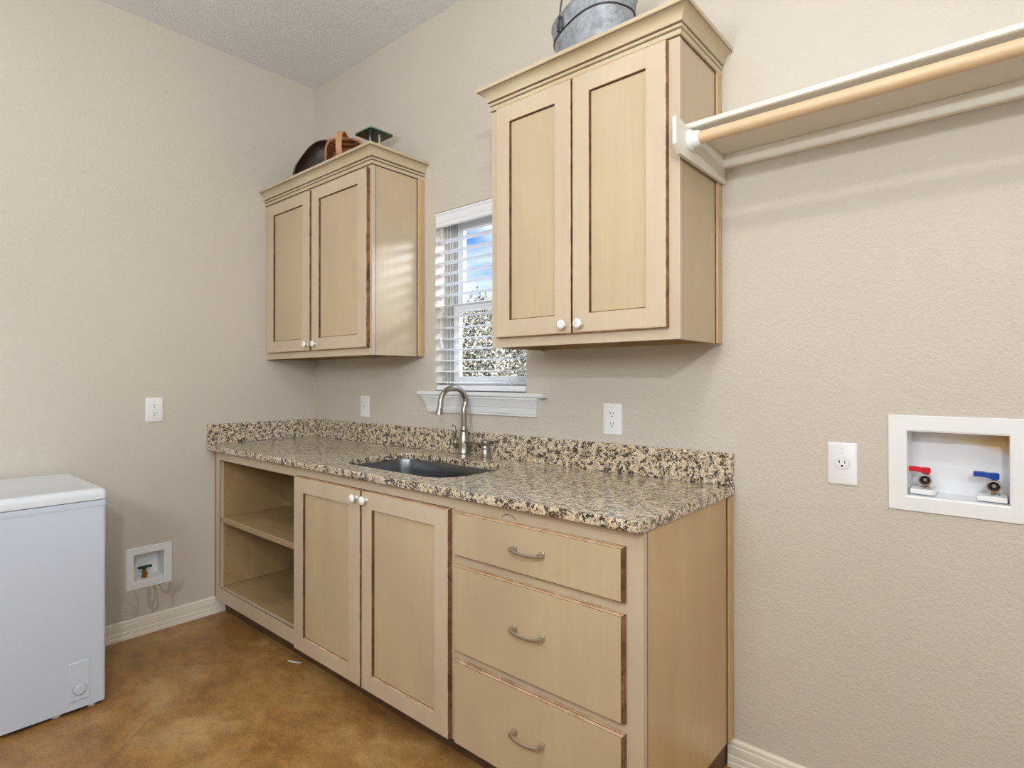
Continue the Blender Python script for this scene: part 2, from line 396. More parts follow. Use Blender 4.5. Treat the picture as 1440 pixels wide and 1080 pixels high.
holed_slab('wall_back', back_map(0), -T, RX + T, 0, H, T, [(WX0, WX1, WZ0, WZ1), (BX0, BX1, BZ0, BZ1)], M_wall)
holed_slab('wall_left', left_map(0), RY - T, 0, 0, H, T, [(IY0, IY1, IZ0, IZ1)], M_wall_l)
struct(MB().box(RX, RX + T, RY - T, 0, 0, H).build('wall_right', M_wall))
struct(MB().box(0, RX, RY - T, RY, 0, H).build('wall_front', M_wall))
struct(MB().box(-T, RX + T, RY - T, T, -0.12, 0).build('floor', M_floor))
struct(MB().box(-T, RX + T, RY - T, T, H, H + 0.12).build('ceiling', M_ceil))
# baseboards
BBP = [(0, 0), (0.016, 0), (0.016, 0.016), (0.0135, 0.019), (0.0135, 0.021), (0.0150, 0.023), (0.0150, 0.036), (0.0125, 0.039), (0.0125, 0.041), (0.0130, 0.043), (0.0130, 0.068), (0.0105, 0.071), (0.0115, 0.074), (0.0105, 0.083), (0.006, 0.0885), (0, 0.0890)]
mb = MB(); mb.loft([[(d, y, z) for d, z in BBP] for y in (RY, -0.541)]); struct(mb.build('baseboard_left', M_trimcream, smooth=25))
mb = MB(); mb.loft([[(x, -d, z) for d, z in BBP] for x in (2.562, RX)]); struct(mb.build('baseboard_back', M_trimcream, smooth=25))

# ------------------------------------------------------------------ window
win = bpy.data.objects.new('window_1', None); COL.objects.link(win); win.location = (WX0, 0, WZ0); struct(win)
P = back_map(0)
def frame_ring(name, u0, u1, v0, v1, w, y0, y1, mat, parent, bev=0.002):
    mb = MB(); Q = lambda u, v_, y: (u, y, v_)
    rs = [rect_ring(Q, u0, u1, v0, v1, i, y) for i, y in ((0, y1), (0, y0), (w, y0), (w, y1))]
    mb.loft(rs + [rs[0]], cap0=False, cap1=False); return mb.build(name, mat, parent, bevel=bev)
frame_ring('window_frame', WX0 + 0.0005, WX1 - 0.0005, WZ0 + 0.0005, WZ1 - 0.0005, 0.032, 0.082, 0.150, M_track, win)
frame_ring('lower_sash', WX0 + 0.034, WX1 - 0.034, WZ0 + 0.030, 1.640, 0.042, 0.090, 0.112, M_vinyl, win)
frame_ring('upper_sash', WX0 + 0.034, WX1 - 0.034, 1.606, WZ1 - 0.030, 0.042, 0.118, 0.140, M_vinyl, win)
MB().box(WX0 + 0.074, WX1 - 0.074, 0.100, 0.103, WZ0 + 0.068, 1.600).build('glass_pane', M_glass, win)
MB().box(WX0 + 0.074, WX1 - 0.074, 0.128, 0.131, 1.646, WZ1 - 0.070).build('glass_pane', M_glass, win)
MB().box(1.38, 1.44, 0.078, 0.090, 1.636, 1.652).build('sash_lock', M_vinyl, win, bevel=0.002)
mb = MB()
mb.loft([[(x, y, z) for y, z in ((0.080, 1.190), (0.0, 1.190), (0.0, 1.2058), (0.080, 1.2058))] for x, e in ((1.1205, 0), (1.6995, 0))])
mb.loft([[(x, y, z) for y, z in ((-0.0005, 1.186), (-0.036, 1.186), (-0.041, 1.190), (-0.042, 1.196), (-0.041, 1.202), (-0.036, 1.2058), (-0.0005, 1.2058))] for x in (1.029, 1.8165)])
mb.build('window_sill', M_white, win, smooth=30)
def sweep(prof, pts_fn, mats, mis=None, name='', parent=None, cap=True, smooth=20):
    mb = MB(); rings = [[ (x, y, z) for (x, y) in pts_fn(o)] for o, z in prof for z in (z,)]
    mb.loft(rings, mis=mis, closed=False, cap0=False, cap1=False); return mb
prof = [(0.0, 1.1046), (0.003, 1.1046), (0.003, 1.112), (0.0055, 1.114), (0.0065, 1.118), (0.009, 1.140), (0.0115, 1.142), (0.0125, 1.146), (0.017, 1.160), (0.024, 1.176), (0.0265, 1.178), (0.0265, 1.1855)]
fn = lambda o: [(1.0755 - o, 0), (1.0755 - o, -0.008 - o), (1.7590 + o, -0.008 - o), (1.7590 + o, 0)]
mb = MB(); mb.loft([[(x, y, z) for x, y in fn(o)] for o, z in prof]); mb.build('window_apron', M_white, win, smooth=20)

# blind
blind = thing('window_blind', 'white faux-wood slatted blind, open, hanging in the window above the sink', 'blind', (1.41, 0.03, 1.209))
mb = MB()
VP = [(0.004, 2.008), (-0.001, 2.010), (-0.003, 2.016), (0.001, 2.020), (0.0015, 2.030), (-0.0005, 2.034), (-0.0005, 2.066), (-0.004, 2.070), (-0.004, 2.079), (0.006, 2.081), (0.010, 2.081), (0.010, 2.008)]
mb.loft([[(x, y, z) for y, z in VP] for x in (1.1215, 1.6985)]); mb.build('valance', M_blind, blind, smooth=20)
MB().box(1.125, 1.695, 0.011, 0.060, 2.030, 2.078).build('headrail', M_blind, blind, bevel=0.002)
slat_prof = [(0.004, 0.0), (0.016, 0.0025), (0.031, 0.0034), (0.046, 0.0025), (0.058, 0.0), (0.058, -0.0022), (0.046, 0.0003), (0.031, 0.0010), (0.016, 0.0003), (0.004, -0.0022)]
z0 = 1.944; sl = None
for k in range(14):
    if sl is None:
        mb = MB(); mb.loft([[(x, y, z0 + z) for y, z in slat_prof] for x in (1.127, 1.693)]); sl = mb.build('slat', M_blind, blind, smooth=40)
    else:
        c_ = sl.copy(); COL.objects.link(c_); c_.parent = blind; c_.location = (0, 0, -0.0535 * k)
mb = MB(); mb.loft([rring(lambda u, v_, d: (d, u, v_), 0.002, 0.060, 1.2095, 1.236, 0.006, x, 3) for x in (1.124, 1.696)]); mb.build('bottom_rail', M_blind, blind, smooth=40)
for x in (1.215, 1.605):
    mb = MB()
    for y in (0.0035, 0.0585):
        for dx in (-0.009, 0.009): mb.tube([(x + dx, y, 1.236), (x + dx, y, 2.03)], 0.0008, 6)
    mb.build('ladder_cord', M_cord, blind)
mb = MB(); mb.tube([(1.165, -0.004, 2.0), (1.166, -0.006, 1.75), (1.165, -0.005, 1.47)], 0.0011, 6); mb.tube([(1.176, -0.004, 2.0), (1.178, -0.006, 1.75), (1.175, -0.005, 1.45)], 0.0011, 6)
for (x, z) in ((1.165, 1.47), (1.175, 1.45)): mb.lathe((x, -0.006, z - 0.038), [(0.001, 0.0), (0.0065, 0.002), (0.0055, 0.025), (0.002, 0.038)], seg=10)
mb.build('pull_cord', M_cord, blind, smooth=40)

# ------------------------------------------------------------------ outside
mb = MB(); nx, nz = 70, 26
vs = []
rnd = np.random.default_rng(3)
for j in range(nz + 1):
    for i in range(nx + 1):
        x = -9 + 14 * i / nx; t = j / nz; z = -0.2 + 3.05 * t
        y = 5.6 + 0.9 * t * t + 0.25 * math.sin(x * 2.1 + z * 3) + 0.18 * rnd.normal()
        vs.append((x, y, z + (0.18 * math.sin(x * 1.7) + 0.12 * rnd.normal() if j == nz else 0)))
fs = [(j * (nx + 1) + i, j * (nx + 1) + i + 1, (j + 1) * (nx + 1) + i + 1, (j + 1) * (nx + 1) + i) for j in range(nz) for i in range(nx)]
top = len(vs)
for i in range(nx + 1): vs.append((-9 + 14 * i / nx, 7.6, -0.2))
fs += [(nz * (nx + 1) + i, nz * (nx + 1) + i + 1, top + i + 1, top + i) for i in range(nx)]
mb.add(vs, fs, 0)
NL = 42000
cx = rnd.uniform(-9, 3.5, NL); tt = rnd.uniform(0.3, 1.0, NL)
lv = []; lf = []
for i in range(NL):
    z = -0.2 + 3.1 * tt[i] + rnd.normal() * 0.06; y = 5.35 + 0.9 * tt[i] ** 2 + rnd.uniform(-0.28, 0.2) + 0.25 * math.sin(cx[i] * 2.1 + z * 3)
    a = Vector(rnd.normal(size=3)).normalized(); b_ = a.cross(Vector(rnd.normal(size=3))).normalized()
    s_ = rnd.uniform(0.022, 0.045); c_ = Vector((cx[i], y, z)); k = len(lv)
    lv += [c_ - a * s_, c_ + b_ * s_ * 0.45, c_ + a * s_, c_ - b_ * s_ * 0.45]; lf.append((k, k + 1, k + 2, k + 3))
mb.add(lv, lf, 1)
hedge = mb.build('hedge', [M_hedgecore, M_leaf], recalc=False)
tag(hedge, 'sunlit grey-green leafy hedge outside the window', 'hedge'); hedge['kind'] = 'stuff'
struct(MB().box(-12, 8, 0.3, 12, -0.3, -0.2).build('ground', M_ground))

# ------------------------------------------------------------------ cabinet pieces
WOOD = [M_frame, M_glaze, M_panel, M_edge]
def shade_edge_faces(ob, recess_lit=True):
    # glaze colour with shading painted in: side edges darker, up-facing recess steps lit
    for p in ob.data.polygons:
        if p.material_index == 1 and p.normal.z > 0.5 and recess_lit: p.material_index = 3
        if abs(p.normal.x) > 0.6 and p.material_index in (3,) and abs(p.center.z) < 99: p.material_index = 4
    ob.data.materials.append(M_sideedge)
def door(name, parent, u0, u1, v0, v1, y, stile=0.072, rail=0.068, th=0.020, label=None):
    P = back_map(y)
    def R(i, j, d): return [P(u0 + i, v0 + j, d), P(u1 - i, v0 + j, d), P(u1 - i, v1 - j, d), P(u0 + i, v1 - j, d)]
    rings = [R(0, 0, 0), R(0, 0, th - 0.004), R(0.0010, 0.0010, th - 0.0015), R(0.004, 0.004, th), R(stile, rail, th), R(stile + 0.0012, rail + 0.0012, th - 0.002),
             R(stile + 0.002, rail + 0.002, th - 0.0085), R(stile + 0.0045, rail + 0.0045, th - 0.009)]
    mb = MB(); mb.loft(rings, mis=[3, 1, 3, 0, 3, 1, 1], cap0=False, cap1=False)
    # fill
    o = len(mb.v); mb.add(rings[-1], [(0, 1, 2, 3)], 2); mb.add(rings[0], [(3, 2, 1, 0)], 1)
    ob = mb.build(name, WOOD, parent); shade_edge_faces(ob)
    if label: ob['label'] = label
    return ob
def knob(parent, x, y, z, motif=None):
    # ceramic mushroom knob, axis -y, seated on the door face y
    mb = MB(); pr = [(0.0075, -0.0005), (0.0075, 0.002), (0.0055, 0.005), (0.0055, 0.010), (0.008, 0.014), (0.0148, 0.0175), (0.0162, 0.021), (0.0155, 0.0245), (0.011, 0.0275), (0.005, 0.0288), (0.0008, 0.029)]
    mb.lathe((x, y, z), pr, '-y', 24)
    if motif == 1:
        for pts in ([(-.006, .004), (-.002, .006), (.003, .003), (.007, .004)], [(-.007, -.006), (-.004, 0), (-.001, .004)], [(-.002, -.004), (.003, -.002), (.006, -.005)]):
            mb.tube([(x + a, y - 0.0284 + (a * a + c * c) * 26, z + c) for a, c in pts], 0.0009, 6, mi=1)
        mb.lathe((x + .004, y, z + .001), [(0.0016, 0.0275), (0.0016, 0.0292)], '-y', 10, mi=1)
    if motif == 2:
        for k in range(5):
            a = k * 2 * math.pi / 5 + .3; mb.lathe((x - .001 + .0034 * math.cos(a), y, z + .002 + .0034 * math.sin(a)), [(0.0013, 0.0270), (0.0013, 0.0292)], '-y', 8, mi=1)
        mb.tube([(x + a, y - 0.0284 + (a * a + c * c) * 26, z + c) for a, c in ((-.006, -.005), (-.001, -.007), (.004, -.005))], 0.0009, 6, mi=1)
    return mb.build('knob', [M_ceramic, M_ink], parent, smooth=50)

def face_frame(parent, u0, u1, v0, v1, openings, yb, th=0.019, rails_label=None):
    """openings: list of (u0,u1,v0,v1) ; slab with holes"""
    P = back_map(yb)
    us = sorted(set([u0, u1] + [q for h in openings for q in h[:2]])); vs_ = sorted(set([v0, v1] + [q for h in openings for q in h[2:]]))
    mb = MB()
    def solid(i, j):
        if i < 0 or j < 0 or i >= len(us) - 1 or j >= len(vs_) - 1: return False
        a = (us[i] + us[i + 1]) / 2; c = (vs_[j] + vs_[j + 1]) / 2
        return not any(h[0] < a < h[1] and h[2] < c < h[3] for h in openings)
    for i in range(len(us) - 1):
        for j in range(len(vs_) - 1):
            if not solid(i, j): continue
            a, b_, c, d = us[i], us[i + 1], vs_[j], vs_[j + 1]
            mb.add([P(a, c, th), P(b_, c, th), P(b_, d, th), P(a, d, th)], [(0, 1, 2, 3)], 0)
            mb.add([P(a, c, 0), P(a, d, 0), P(b_, d, 0), P(b_, c, 0)], [(0, 1, 2, 3)], 0)
            for di, dj, (p, q) in ((-1, 0, ((a, c), (a, d))), (1, 0, ((b_, c), (b_, d))), (0, -1, ((a, c), (b_, c))), (0, 1, ((a, d), (b_, d)))):
                if not solid(i + di, j + dj): mb.add([P(*p, th), P(*q, th), P(*q, 0), P(*p, 0)], [(0, 1, 2, 3)], 0)
    return mb.build('face_frame', WOOD, parent)

YF = -0.608; YB = YF + 0.019; ZT = 0.8855; ZB = 0.094; DTH = 0.019
# --- open shelf unit
c1 = thing('open_shelf_cabinet', 'open-fronted wooden base cabinet with one inner shelf, at the left end under the granite counter', 'cabinet', (0.45, -0.3, 0))
face_frame(c1, 0.055, 0.8965, ZB, ZT, [(0.104, 0.878, 0.166, 0.838)], YB)
mb = MB(); mb.box(0.002, 0.0555, YB - 0.006, YB + 0.012, ZB, ZT, 0); mb.box(0.020, 0.024, YB - 0.0085, YB - 0.0055, ZB, ZT, 1); mb.box(0.040, 0.044, YB - 0.0085, YB - 0.0055, ZB, ZT, 3); mb.box(0.0505, 0.0555, YB - 0.0105, YB - 0.005, ZB, ZT, 1)
mb.build('filler_strip', WOOD, c1)
mb = MB(); mb.box(0.085, 0.1035, YB, -0.03, ZB, ZT); mb.box(0.8785, 0.8965, YB, -0.03, ZB, ZT); mb.box(0.1035, 0.8785, -0.042, -0.03, ZB, ZT); mb.box(0.1035, 0.8785, YB, -0.042, 0.148, 0.166)
mb.build('carcass', M_inner, c1, recalc=False)
mb = MB(); mb.box(0.105, 0.877, -0.600, -0.045, 0.514, 0.534, 0); mb.box(0.105, 0.877, -0.6045, -0.600, 0.511, 0.537, 1); mb.box(0.1052, 0.8768, -0.6065, -0.6045, 0.513, 0.535, 0)
mb.build('shelf', [M_inner, M_frame], c1)
hole0 = MB().lathe((0.1030, -0.565, 0.22), [(0.0025, 0), (0.0025, 0.0010)], 'x', 8).build('shelf_pin_hole', M_glaze, c1)
for z in [0.032 * k for k in range(18)]:
    for y in (0, 0.445):
        if abs(z + 0.22 - 0.524) > 0.02 and (y or z):
            q_ = hole0.copy(); COL.objects.link(q_); q_.parent = c1; q_.location = (0, y, z)
mb = MB()   # glaze lines around the opening
for a in ((0.104, 0.1065, YF - 0.0006, YF + 0.001, 0.166, 0.838), (0.104, 0.878, YF - 0.0006, YF + 0.001, 0.8355, 0.838), (0.104, 0.878, YF - 0.0006, YF + 0.001, 0.1635, 0.166)): mb.box(*a)
mb.box(0.1035, 0.1050, YB, -0.05, 0.166, 0.1675); mb.box(0.1035, 0.8785, -0.0445, -0.042, 0.166, 0.1685)
mb.build('glaze_lines', M_glaze, c1)
MB().box(0.018, 0.8965, -0.541, -0.525, 0.0, ZB).build('toe_kick', M_toe, c1)

# --- sink unit
c2 = thing('sink_base_cabinet', 'two-door cream wooden base cabinet under the sink, between open shelves and drawers', 'cabinet', (1.395, -0.3, 0))
face_frame(c2, 0.8975, 1.8975, ZB, ZT, [(0.94, 1.86, 0.16, 0.80)], YB)
mb = MB(); mb.box(0.8975, 0.914, YB, -0.03, ZB, 0.84); mb.box(1.881, 1.8975, YB, -0.03, ZB, 0.84); mb.box(0.914, 1.881, YB, -0.03, 0.148, 0.160); mb.box(0.914, 1.881, -0.042, -0.03, 0.160, 0.66)
mb.build('carcass', M_inner, c2, recalc=False)
MB().box(0.8975, 1.8975, -0.541, -0.525, 0.0, ZB).build('toe_kick', M_toe, c2)
dA = door('door', c2, 0.905, 1.3995, 0.0985, 0.842, YF, 0.078, 0.062)
dB = door('door', c2, 1.4075, 1.8860, 0.0985, 0.842, YF, 0.066, 0.062)
knob(dA, 1.376, YF - 0.020, 0.813); knob(dB, 1.440, YF - 0.020, 0.813)
mb = MB(); mb.box(1.3998, 1.4072, YF - 0.001, YF + 0.001, 0.0985, 0.842); mb.box(0.900, 1.8965, YF - 0.001, YF + 0.001, 0.8425, 0.8445); mb.build('glaze_lines', M_glaze, c2)

# --- drawer unit
c3 = thing('drawer_base_cabinet', 'wooden base cabinet with three drawers at the right end of the counter', 'cabinet', (2.236, -0.3, 0))
face_frame(c3, 1.8985, 2.574, ZB, ZT, [(1.93, 2.505, 0.13, 0.355), (1.93, 2.505, 0.40, 0.655), (1.93, 2.505, 0.71, 0.825)], YB)
mb = MB(); mb.box(1.8985, 1.916, YB, -0.03, ZB, 0.84); mb.box(1.916, 2.556, YB, -0.03, 0.098, 0.110); mb.box(1.916, 2.556, -0.042, -0.03, 0.11, 0.84); mb.build('carcass', M_inner, c3, recalc=False)
mb = MB(); mb.box(2.556, 2.5725, YB, -0.001, ZB, ZT, 0); mb.box(2.5725, 2.5738, YB, YB + 0.004, ZB, ZT, 1)
mb.build('side_panel', [M_side, M_glaze], c3)
mb = MB(); mb.loft([rring(lambda u, v_, d: (u, v_, d), 2.5722, 2.5800, -0.046, -0.0025, 0.0035, z, 3) for z in (ZB + 0.002, ZT - 0.0015)], mi=0)
mb.box(2.5722, 2.5745, -0.0500, -0.0460, ZB, ZT - 0.001, 1); mb.build('scribe_moulding', [M_side, M_glaze], c3, smooth=40)
mb = MB(); mb.box(1.8985, 2.556, -0.541, -0.525, 0.0, ZB); mb.box(2.5400, 2.556, -0.525, -0.001, 0.0, ZB); mb.build('toe_kick', M_toe, c3)
def drawer(v0, v1):
    P = back_map(YF); u0, u1 = 1.9105, 2.5270
    R = lambda i, d: rect_ring(P, u0, u1, v0, v1, i, d)
    rings = [R(0, 0), R(0, 0.008), R(0.0010, 0.0095), R(0.0012, 0.0120), R(0.0022, 0.0150), R(0.0048, 0.0188), R(0.0058, 0.0195)]
    mb = MB(); mb.loft(rings, mis=[3, 3, 1, 3, 3, 1], cap0=False, cap1=False); mb.add(rings[-1], [(0, 1, 2, 3)], 2); mb.add(rings[0], [(3, 2, 1, 0)], 1)
    # box behind the front
    mb.box(1.934, 2.501, YF + 0.001, -0.10, max(v0 + 0.034, 0.134), v1 - 0.020, 2)
    d = mb.build('drawer', WOOD, c3); shade_edge_faces(d, False)
    return d
def pull(parent, x, y, z):
    mb = MB(); w = 0.0505
    for s_ in (-1, 1):
        mb.loft([rring(lambda u, v_, d: (u, y - d, v_), x + s_ * w - hw, x + s_ * w + hw, z - hh, z + hh, 0.0012, dd, 2) for hw, hh, dd in ((0.0085, 0.0085, -0.0005), (0.0085, 0.0085, 0.004), (0.0062, 0.0062, 0.006), (0.0055, 0.0060, 0.013), (0.0050, 0.0055, 0.024))])
    pts = [(x + w * t, y - 0.022 - 0.009 * (1 - t * t), z - 0.0005 - 0.004 * (1 - t * t)) for t in [i / 8 - 1 for i in range(17)]]
    mb.tube(pts, [0.0058 - 0.0012 * (1 - abs(i / 8 - 1)) for i in range(17)], 8, flat=0.62, up=(0, 1, 0))
    return mb.build('pull_handle', M_pull, parent, smooth=35)
for (v0, v1, hz) in ((0.6985, 0.8420, 0.773), (0.3930, 0.6715, 0.540), (0.0985, 0.3686, 0.240)):
    d = drawer(v0, v1); pull(d, 2.222, YF - 0.0195, hz)
# round paper tag mark on the rail above the top drawer
mb = MB(); mb.tube([(2.13 + 0.030 * math.cos(a), YF - 0.0006, 0.840 + 0.020 * math.sin(a)) for a in [math.radians(20 + 14 * k) for k in range(11)]], 0.0010, 6); mb.build('worn_ring_mark', M_glaze, c3)

# ------------------------------------------------------------------ countertop with sink cut-out
def curve_slab(name, outer, hole, z0, z1, bev, mat, parent):
    cu = bpy.data.curves.new(name, 'CURVE'); cu.dimensions = '2D'; cu.fill_mode = 'BOTH'
    for pts in (outer, hole):
        if not pts: continue
        sp_ = cu.splines.new('POLY'); sp_.points.add(len(pts) - 1)
        for p, q in zip(sp_.points, pts): p.co = (q[0], q[1], 0, 1)
        sp_.use_cyclic_u = True
    cu.extrude = (z1 - z0) / 2 - bev; cu.bevel_depth = bev; cu.bevel_resolution = 2; cu.offset = -bev
    tmp = bpy.data.objects.new('tmp', cu); COL.objects.link(tmp)
    dg = bpy.context.evaluated_depsgraph_get(); me = bpy.data.meshes.new_from_object(tmp.evaluated_get(dg)); bpy.data.objects.remove(tmp)
    off = parent.location if parent else Vector((0, 0, 0))
    for v_ in me.vertices: v_.co += Vector((0, 0, (z0 + z1) / 2)) - off
    me.materials.clear(); me.materials.append(mat); me.name = name
    for p in me.polygons: p.use_smooth = True
    me.set_sharp_from_angle(angle=math.radians(30))
    o = bpy.data.objects.new(name, me); COL.objects.link(o); o.parent = parent; return o
def sink_outline(grow=0.0, n=8):
    x0, x1, y0, y1 = 1.082 - grow, 1.772 + grow, -0.543 - grow, -0.150 + grow
    out = []
    for cx_, cy_, r_, a0 in ((x1, y0, 0.110, -90), (x1, y1, 0.050, 0), (x0, y1, 0.070, 90), (x0, y0, 0.160, 180)):
        r_ += grow
        sx = -1 if cx_ == x1 else 1; sy = 1 if cy_ == y0 else -1
        for k in range(n + 1):
            a = math.radians(a0 + 90 * k / n); out.append((cx_ + sx * r_ + r_ * math.cos(a), cy_ + sy * r_ + r_ * math.sin(a)))
    return out
ct = thing('granite_countertop', 'speckled cream and brown granite countertop running over the base cabinets', 'countertop', (1.29, -0.32, 0.886))
ZC = 0.915
curve_slab('worktop', [(0.0005, -0.0005), (0.0005, -0.6400), (2.5830, -0.6400), (2.5830, -0.0005)], sink_outline(), 0.8862, ZC, 0.0035, M_granite, ct)
o = MB().box(0.0205, 2.5800, -0.0205, -0.0006, ZC + 0.0002, 1.0224).build('granite_backsplash', M_granite, None, bevel=0.0015); tag(o, 'long low granite backsplash strip along the back wall behind sink and faucet', 'backsplash')
o = MB().box(0.0006, 0.0203, -0.6360, -0.0006, ZC + 0.0002, 1.0224).build('granite_backsplash', M_granite, None, bevel=0.0015); tag(o, 'short granite backsplash strip along the left wall at the counter end', 'backsplash')
# sink
sk = thing('undermount_sink', 'stainless steel undermount sink basin set into the granite counter', 'sink', (1.430, -0.350, 0.70))
prof_s = [(0.030, 0.8858), (0.004, 0.8858), (0.002, 0.878), (-0.004, 0.84), (-0.012, 0.74), (-0.022, 0.712), (-0.045, 0.700), (-0.08, 0.697)]
mb = MB(); mb.loft([[(x, y, z) for x, y in sink_outline(g_, 10)] for g_, z in prof_s], cap0=False, cap1=True); so = mb.build('basin', M_steel, sk, smooth=50)
md = so.modifiers.new('thick', 'SOLIDIFY'); md.thickness = 0.0015; md.offset = -1
mb = MB(); mb.lathe((1.430, -0.350, 0.6975), [(0.052, 0), (0.052, 0.003), (0.040, 0.003), (0.034, -0.0005), (0.005, -0.0005)], seg=28); mb.build('drain', M_chrome, sk, smooth=40)

# faucet
fx_, fy_ = 1.388, -0.066
fc = thing('gooseneck_faucet', 'brushed nickel gooseneck faucet standing behind the sink', 'faucet', (fx_, fy_, ZC))
mb = MB(); mb.lathe((fx_, fy_, ZC), [(0.0300, 0), (0.0300, 0.004), (0.0265, 0.010), (0.0280, 0.014), (0.0280, 0.018), (0.0255, 0.024), (0.0262, 0.050), (0.0240, 0.075), (0.0185, 0.100), (0.0155, 0.112), (0.0178, 0.116), (0.0178, 0.124), (0.0150, 0.130), (0.0135, 0.136)], seg=28)
mb.build('base', M_nickel, fc, smooth=40)
neck = [(0, 0.13), (0, 0.16), (-0.001, 0.19), (-0.001, 0.215), (0.006, 0.228), (0.010, 0.244)]
cxn, czn, rn = -0.066, 0.2500, 0.0765
for k in range(1, 19):
    a = math.radians(k * 186 / 18); neck.append((-(-0.010 + 0.0765) + 0.0765 * math.cos(a) + 0.0, 0.2440 + 0.068 * math.sin(a) * 1.0))
ex, ez = neck[-1]
neck += [(ex - 0.003, ez - 0.012), (ex - 0.005, ez - 0.019)]
mb = MB(); mb.tube([(fx_, fy_ + a, ZC + b_) for a, b_ in neck], [0.0128] * 6 + [0.0122] * (len(neck) - 6), 16, up=(1, 0, 0)); mb.build('spout', M_nickel, fc, smooth=50)
a, b_ = neck[-1]; mb = MB(); mb.tube([(fx_, fy_ + a + 0.001, ZC + b_ + 0.006), (fx_, fy_ + a - 0.001, ZC + b_ - 0.008), (fx_, fy_ + a - 0.003, ZC + b_ - 0.018), (fx_, fy_ + a - 0.0035, ZC + b_ - 0.023)], [0.0135, 0.0150, 0.0180, 0.0175], 18, up=(1, 0, 0)); mb.build('spray_tip', M_nickel, fc, smooth=50)
mb = MB(); mb.lathe((fx_, fy_, ZC + 0.058), [(0.020, -0.012), (0.020, -0.036), (0.0225, -0.038), (0.0225, -0.052), (0.014, -0.058), (0.010, -0.062)], 'x', 20)
mb.tube([(fx_ - 0.058, fy_, ZC + 0.030), (fx_ - 0.063, fy_ - 0.001, ZC + 0.060), (fx_ - 0.058, fy_ - 0.002, ZC + 0.090), (fx_ - 0.054, fy_ - 0.003, ZC + 0.110), (fx_ - 0.060, fy_ - 0.004, ZC + 0.130), (fx_ - 0.070, fy_ - 0.005, ZC + 0.138)], [0.009, 0.0105, 0.0085, 0.0085, 0.0085, 0.0055], 12, flat=0.7, up=(1, 0, 0))
mb.build('handle', M_nickel, fc, smooth=50)
dx_, dy_ = 1.506, -0.050
dp = thing('soap_dispenser', 'short nickel soap dispenser with a sideways nozzle, right of the faucet', 'soap dispenser', (dx_, dy_, ZC))
mb = MB(); mb.lathe((dx_, dy_, ZC), [(0.0225, 0), (0.0225, 0.003), (0.0185, 0.007), (0.0185, 0.032), (0.0172, 0.034), (0.0172, 0.040), (0.0195, 0.042), (0.0195, 0.052), (0.017, 0.056)], seg=24); mb.build('body', M_nickel, dp, smooth=35)
mb = MB(); mb.lathe((dx_, dy_, ZC), [(0.0165, 0.056), (0.0190, 0.062), (0.0210, 0.068), (0.0195, 0.076), (0.0120, 0.081), (0.006, 0.083), (0.001, 0.0835)], seg=24)
mb.tube([(dx_ - 0.012, dy_ - 0.003, ZC + 0.064), (dx_ - 0.055, dy_ - 0.020, ZC + 0.068), (dx_ - 0.088, dy_ - 0.034, ZC + 0.070), (dx_ - 0.094, dy_ - 0.036, ZC + 0.066)], [0.0065, 0.0055, 0.0055, 0.0045], 12)
mb.build('pump_nozzle', M_nickel, dp, smooth=45)

# ------------------------------------------------------------------ wall cabinets
def crown(parent, fn, z):
    pr = [(0.0, z - 0.012), (0.0055, z - 0.012), (0.0070, z - 0.0095), (0.0070, z + 0.002), (0.0040, z + 0.0035), (0.0040, z + 0.0065), (0.0090, z + 0.0085), (0.0105, z + 0.0155), (0.0075, z + 0.0180), (0.0080, z + 0.0215), (0.0130, z + 0.0225)]
    mi = [0, 0, 0, 1, 1, 0, 0, 1, 1, 0]
    for k in range(1, 9):
        a = k / 8 * math.pi / 2
        pr.append((0.0130 + 0.026 * (1 - math.cos(a)), z + 0.0225 + 0.032 * math.sin(a))); mi.append(0)
    pr += [(0.0395, z + 0.0570), (0.0430, z + 0.0585), (0.0430, z + 0.0700), (0.0410, z + 0.0715), (0.012, z + 0.0715), (-0.006, z + 0.0715)]
    mi += [1, 0, 0, 0, 0, 0]
    pr = [(-0.0005, z - 0.0155), (0.0012, z - 0.0150)] + pr; mi = [1, 1] + mi
    mb = MB(); mb.loft([[(x, y, zz) for x, y in fn(o)] for o, zz in pr], mis=mi, closed=False, cap0=False, cap1=False)
    return mb.build('crown_molding', [M_crown, M_glaze], parent, smooth=22)
